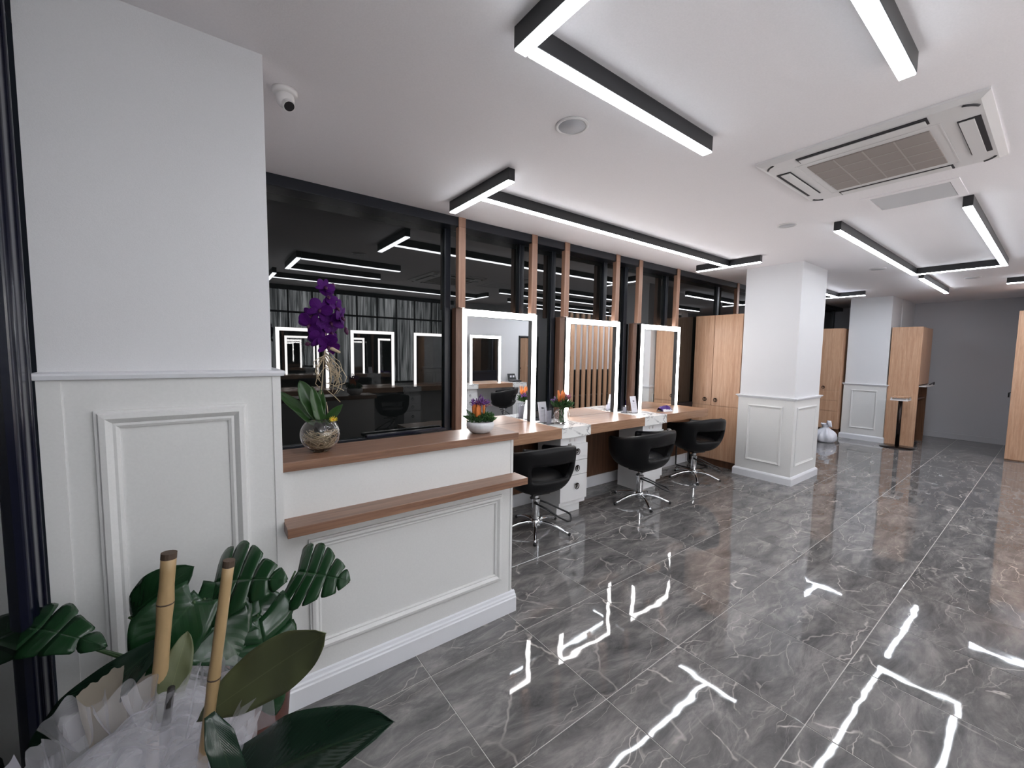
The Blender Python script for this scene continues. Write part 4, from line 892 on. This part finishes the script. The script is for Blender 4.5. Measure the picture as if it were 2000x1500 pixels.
# ------------------------------------------------------------------ arrangement in a white bowl
bc = Vector((1.318, 2.065, 1.123))
t = thing('flower_bowl', 'artificial orange and purple flowers in a low white bowl on the reception counter', 'flower arrangement', bc)
part('bowl', MB().lathe([(0.045, 0), (0.058, 0.004), (0.078, 0.025), (0.083, 0.045), (0.079, 0.066), (0.075, 0.066), (0.076, 0.045), (0.06, 0.02), (0, 0.02)], bc, 40), 'ceramic', t, smooth=True)
def tuft(parent, c_, r_, n_, mat, seed, ln=0.02, thick=0.0018, name='sprig', flat=1.0, up=0.4):
    q = random.Random(seed); mb = MB()
    for k in range(n_):
        d_ = Vector((q.gauss(0, 1), q.gauss(0, 1), abs(q.gauss(0, 1)) * flat + up)).normalized(); s_ = Vector(c_) + d_ * r_ * q.uniform(0.25, 1.0)
        mb.tube([s_, s_ + (d_ + Vector((q.uniform(-.5, .5), q.uniform(-.5, .5), q.uniform(-.2, .6)))).normalized() * ln * q.uniform(.6, 1.2)], [thick, thick * 0.4], 5)
    o = part(name, mb, mat, parent, smooth=True); o['kind'] = 'stuff'; return o
tuft(t, bc + Vector((0.035, -0.02, 0.06)), 0.055, 420, 'sprig', 1, 0.016, 0.003, 'green_filling')
tuft(t, bc + Vector((-0.035, -0.0, 0.06)), 0.055, 300, 'sprig', 2, 0.016, 0.003, 'green_filling')
tuft(t, bc + Vector((0.045, -0.04, 0.07)), 0.03, 120, plain('light_sprig', (0.06, 0.15, 0.03), .6), 3, 0.014, 0.003, 'green_filling')
for k in range(20):
    q = random.Random(k); x, y = -0.025 + q.uniform(-.030, .032), -0.01 + q.uniform(-.02, .02)
    part('orange_spike', MB().lathe([(0.0, 0.0), (0.007, 0.01), (0.0085, 0.035), (0.006, 0.055), (0.0, 0.066)], bc + Vector((x, y, 0.072 + q.uniform(0, 0.055))), 8), 'orange', t, smooth=True)
tuft(t, bc + Vector((-0.015, -0.01, 0.165)), 0.052, 70, 'lilac', 8, 0.022, 0.0045, 'purple_bloom', 0.6, 0.2)
tuft(t, bc + Vector((0.01, -0.01, 0.15)), 0.05, 50, 'pink', 9, 0.012, 0.0022, 'pink_bloom', 0.3, 0.3)
for k in range(5): part('stalk', MB().tube([bc + Vector((-0.02 + 0.01 * k, 0, 0.06)), bc + Vector((-0.035 + 0.018 * k, -0.01, 0.165))], 0.0015, 5), 'stem', t)
simple_leaf(bc + Vector((-0.04, -0.02, 0.075)), bc + Vector((-0.105, 0.03, 0.105)), 0.022, None, 'orchid_leaf', t, 0.1, 0.2)
simple_leaf(bc + Vector((-0.04, -0.01, 0.075)), bc + Vector((-0.085, 0.02, 0.14)), 0.018, None, 'orchid_leaf', t, 0.1, 0.2)

# ------------------------------------------------------------------ globe vase with flowers on the marble
vc = Vector((2.905, 3.02, ZD + 0.002))
t = thing('flower_vase', 'round clear glass vase of orange and pink flowers on the marble slab between the mirrors', 'vase', vc)
R1 = 0.085
gp = [(R1 * math.sin(PI * q), R1 * (1 - math.cos(PI * q)) * 0.95 - 0.004) for q in [0.14 + 0.68 * k / 14 for k in range(15)]]
part('glass_globe', MB().lathe([(0.033, 0.0)] + gp + [(max(0, r - 0.003), z + (0.003 if k > 12 else 0)) for k, (r, z) in enumerate(gp[::-1])] + [(0.0, 0.008)], vc, 40), 'glass', t, smooth=True)
tuft(t, vc + Vector((0, 0, 0.165)), 0.105, 620, 'sprig', 21, 0.034, 0.0050, 'green_filling', 0.8, 0.1)
sv = MB()
for k in range(14): q = random.Random(k + 40); sv.tube([vc + Vector((q.uniform(-.03, .03), q.uniform(-.03, .03), 0.015)), vc + Vector((q.uniform(-.03, .03), q.uniform(-.03, .03), 0.18))], 0.004, 5)
part('stems', sv, 'sprig', t)['kind'] = 'stuff'
for k in range(6):
    q = random.Random(k + 60); bx_ = vc + Vector((-0.065 + 0.013 * k, -0.02 + q.uniform(-.02, .02), 0.215 + q.uniform(-.01, .03)))
    part('orange_spike', MB().tube([bx_, bx_ + Vector((-0.008 + 0.002 * k, 0, 0.05)), bx_ + Vector((-0.022 + 0.006 * k, 0, 0.115))], [0.010, 0.013, 0.003], 8), 'orange', t, smooth=True)
tuft(t, vc + Vector((0.04, 0, 0.235)), 0.06, 130, 'pink', 61, 0.03, 0.0055, 'pink_bloom', 0.5, 0.3)
tuft(t, vc + Vector((-0.05, 0.02, 0.22)), 0.05, 70, 'lilac', 62, 0.026, 0.005, 'purple_bloom', 0.3, 0.2)

# ------------------------------------------------------------------ price cards, holders, packet
def card(x, y, lab, h=0.21, w_=0.11, lean=0.04):
    t = thing('table_card', lab, 'card', (x, y, ZD))
    a = [(x - w_ / 2, y, ZD + 0.004), (x + w_ / 2, y, ZD + 0.004), (x + w_ / 2, y + lean, ZD + h), (x - w_ / 2, y + lean, ZD + h)]
    part('sheet', MB().poly(a, 0.002, (0, -1, 0)), 'card', t)
    part('stand_foot', box(x - w_ / 2, x + w_ / 2, y - 0.03, y + 0.05, ZD + 0.001, ZD + 0.004), 'acrylic', t)
    def q(u0, u1, v0, v1, m_, nm):
        P = lambda u, v: (x - w_ / 2 + u * w_, y - 0.0012 + lean * v, ZD + 0.004 + (h - 0.004) * v)
        part(nm, MB().poly([P(u0, v0), P(u1, v0), P(u1, v1), P(u0, v1)], 0.0005, (0, -1, 0)), m_, t)
    q(.36, .64, .70, .735, 'ink', 'printed_logo'); q(.38, .66, .655, .69, 'ink', 'printed_logo')
    for v in (.56, .50, .44, .36, .30): q(.2, .8, v, v + 0.012, 'greyink', 'printed_line')
    return t
card(2.79, 3.16, 'white printed card on a stand right of the nearest mirror')
card(4.21, 3.10, 'white printed card on a stand left of the farthest mirror', 0.20)
def holder(x, y, lab, w_, h):
    t = thing('acrylic_holder', lab, 'holder', (x, y, ZD))
    part('front_plate', box(x - w_ / 2, x + w_ / 2, y - 0.02, y - 0.017, ZD + 0.002, ZD + h), 'acrylic', t)
    part('back_plate', box(x - w_ / 2, x + w_ / 2, y + 0.017, y + 0.02, ZD + 0.002, ZD + h * 1.05), 'acrylic', t)
    part('insert', box(x - w_ / 2 + 0.012, x + w_ / 2 - 0.012, y - 0.004, y, ZD + 0.004, ZD + h * 0.85), 'greyink', t)
    part('base_plate', box(x - w_ / 2, x + w_ / 2, y - 0.03, y + 0.03, ZD + 0.001, ZD + 0.004), 'acrylic', t)
holder(2.775, 3.07, 'clear acrylic leaflet holder before the white card by the nearest mirror', 0.085, 0.16)
holder(4.10, 3.17, 'small clear acrylic holder left of the farther white card', 0.085, 0.085)
px_, py_ = 4.70, 3.02
t = thing('gift_packet', 'glossy purple packet lying on the desk below the farthest mirror', 'packet', (px_, py_, ZD))
def pk(u, v):
    a = PI * v; r_ = 0.055 * math.sin(PI * (0.1 + 0.8 * u)) ** 0.5
    nz = noise.noise(Vector((u * 6, v * 4, 1)))
    return Vector((px_ - 0.10 + 0.22 * u, py_ - r_ * 1.2 * math.cos(a) * (1 + .2 * nz), ZD + 0.002 + r_ * 1.15 * math.sin(a) * (1 + .35 * nz)))
part('purple_wrap', MB().grid(pk, 26, 16), 'purple_plastic', t, smooth=True, solid=0.002)
part('white_card', MB().poly([(px_ - 0.13, py_ - 0.08, ZD + 0.004), (px_ + 0.05, py_ - 0.10, ZD + 0.004), (px_ + 0.05, py_ - 0.05, ZD + 0.03), (px_ - 0.10, py_ - 0.05, ZD + 0.03)], 0.002, (0, 0, 1)), 'card', t)
part('dark_flap', MB().poly([(px_ - 0.20, py_ - 0.02, ZD + 0.004), (px_ - 0.06, py_ - 0.06, ZD + 0.004), (px_ - 0.05, py_, ZD + 0.03)], 0.003, (0, 0, 1)), 'black', t)

# repeats carry a group
GR = {'wooden_post': 'wooden posts along the window wall', 'ceiling_speaker': 'round ceiling speakers', 'linear_ceiling_light': 'black linear ceiling lights', 'vanity_mirror': 'lit vanity mirrors',
      'vanity_desk': 'wood vanity desktops', 'drawer_cabinet': 'white drawer units with marble tops', 'table_card': 'printed cards on the vanity', 'tall_cabinet': 'tall light wood cabinets', 'column': 'white panelled columns',
      'acrylic_holder': 'clear acrylic holders', 'fill_light_panel': 'added fill light panels out of view'}
for ob in bpy.data.objects:
    if not ob.parent and ob.get('category') and ob.name.split('.')[0] in GR: ob['group'] = GR[ob.name.split('.')[0]]
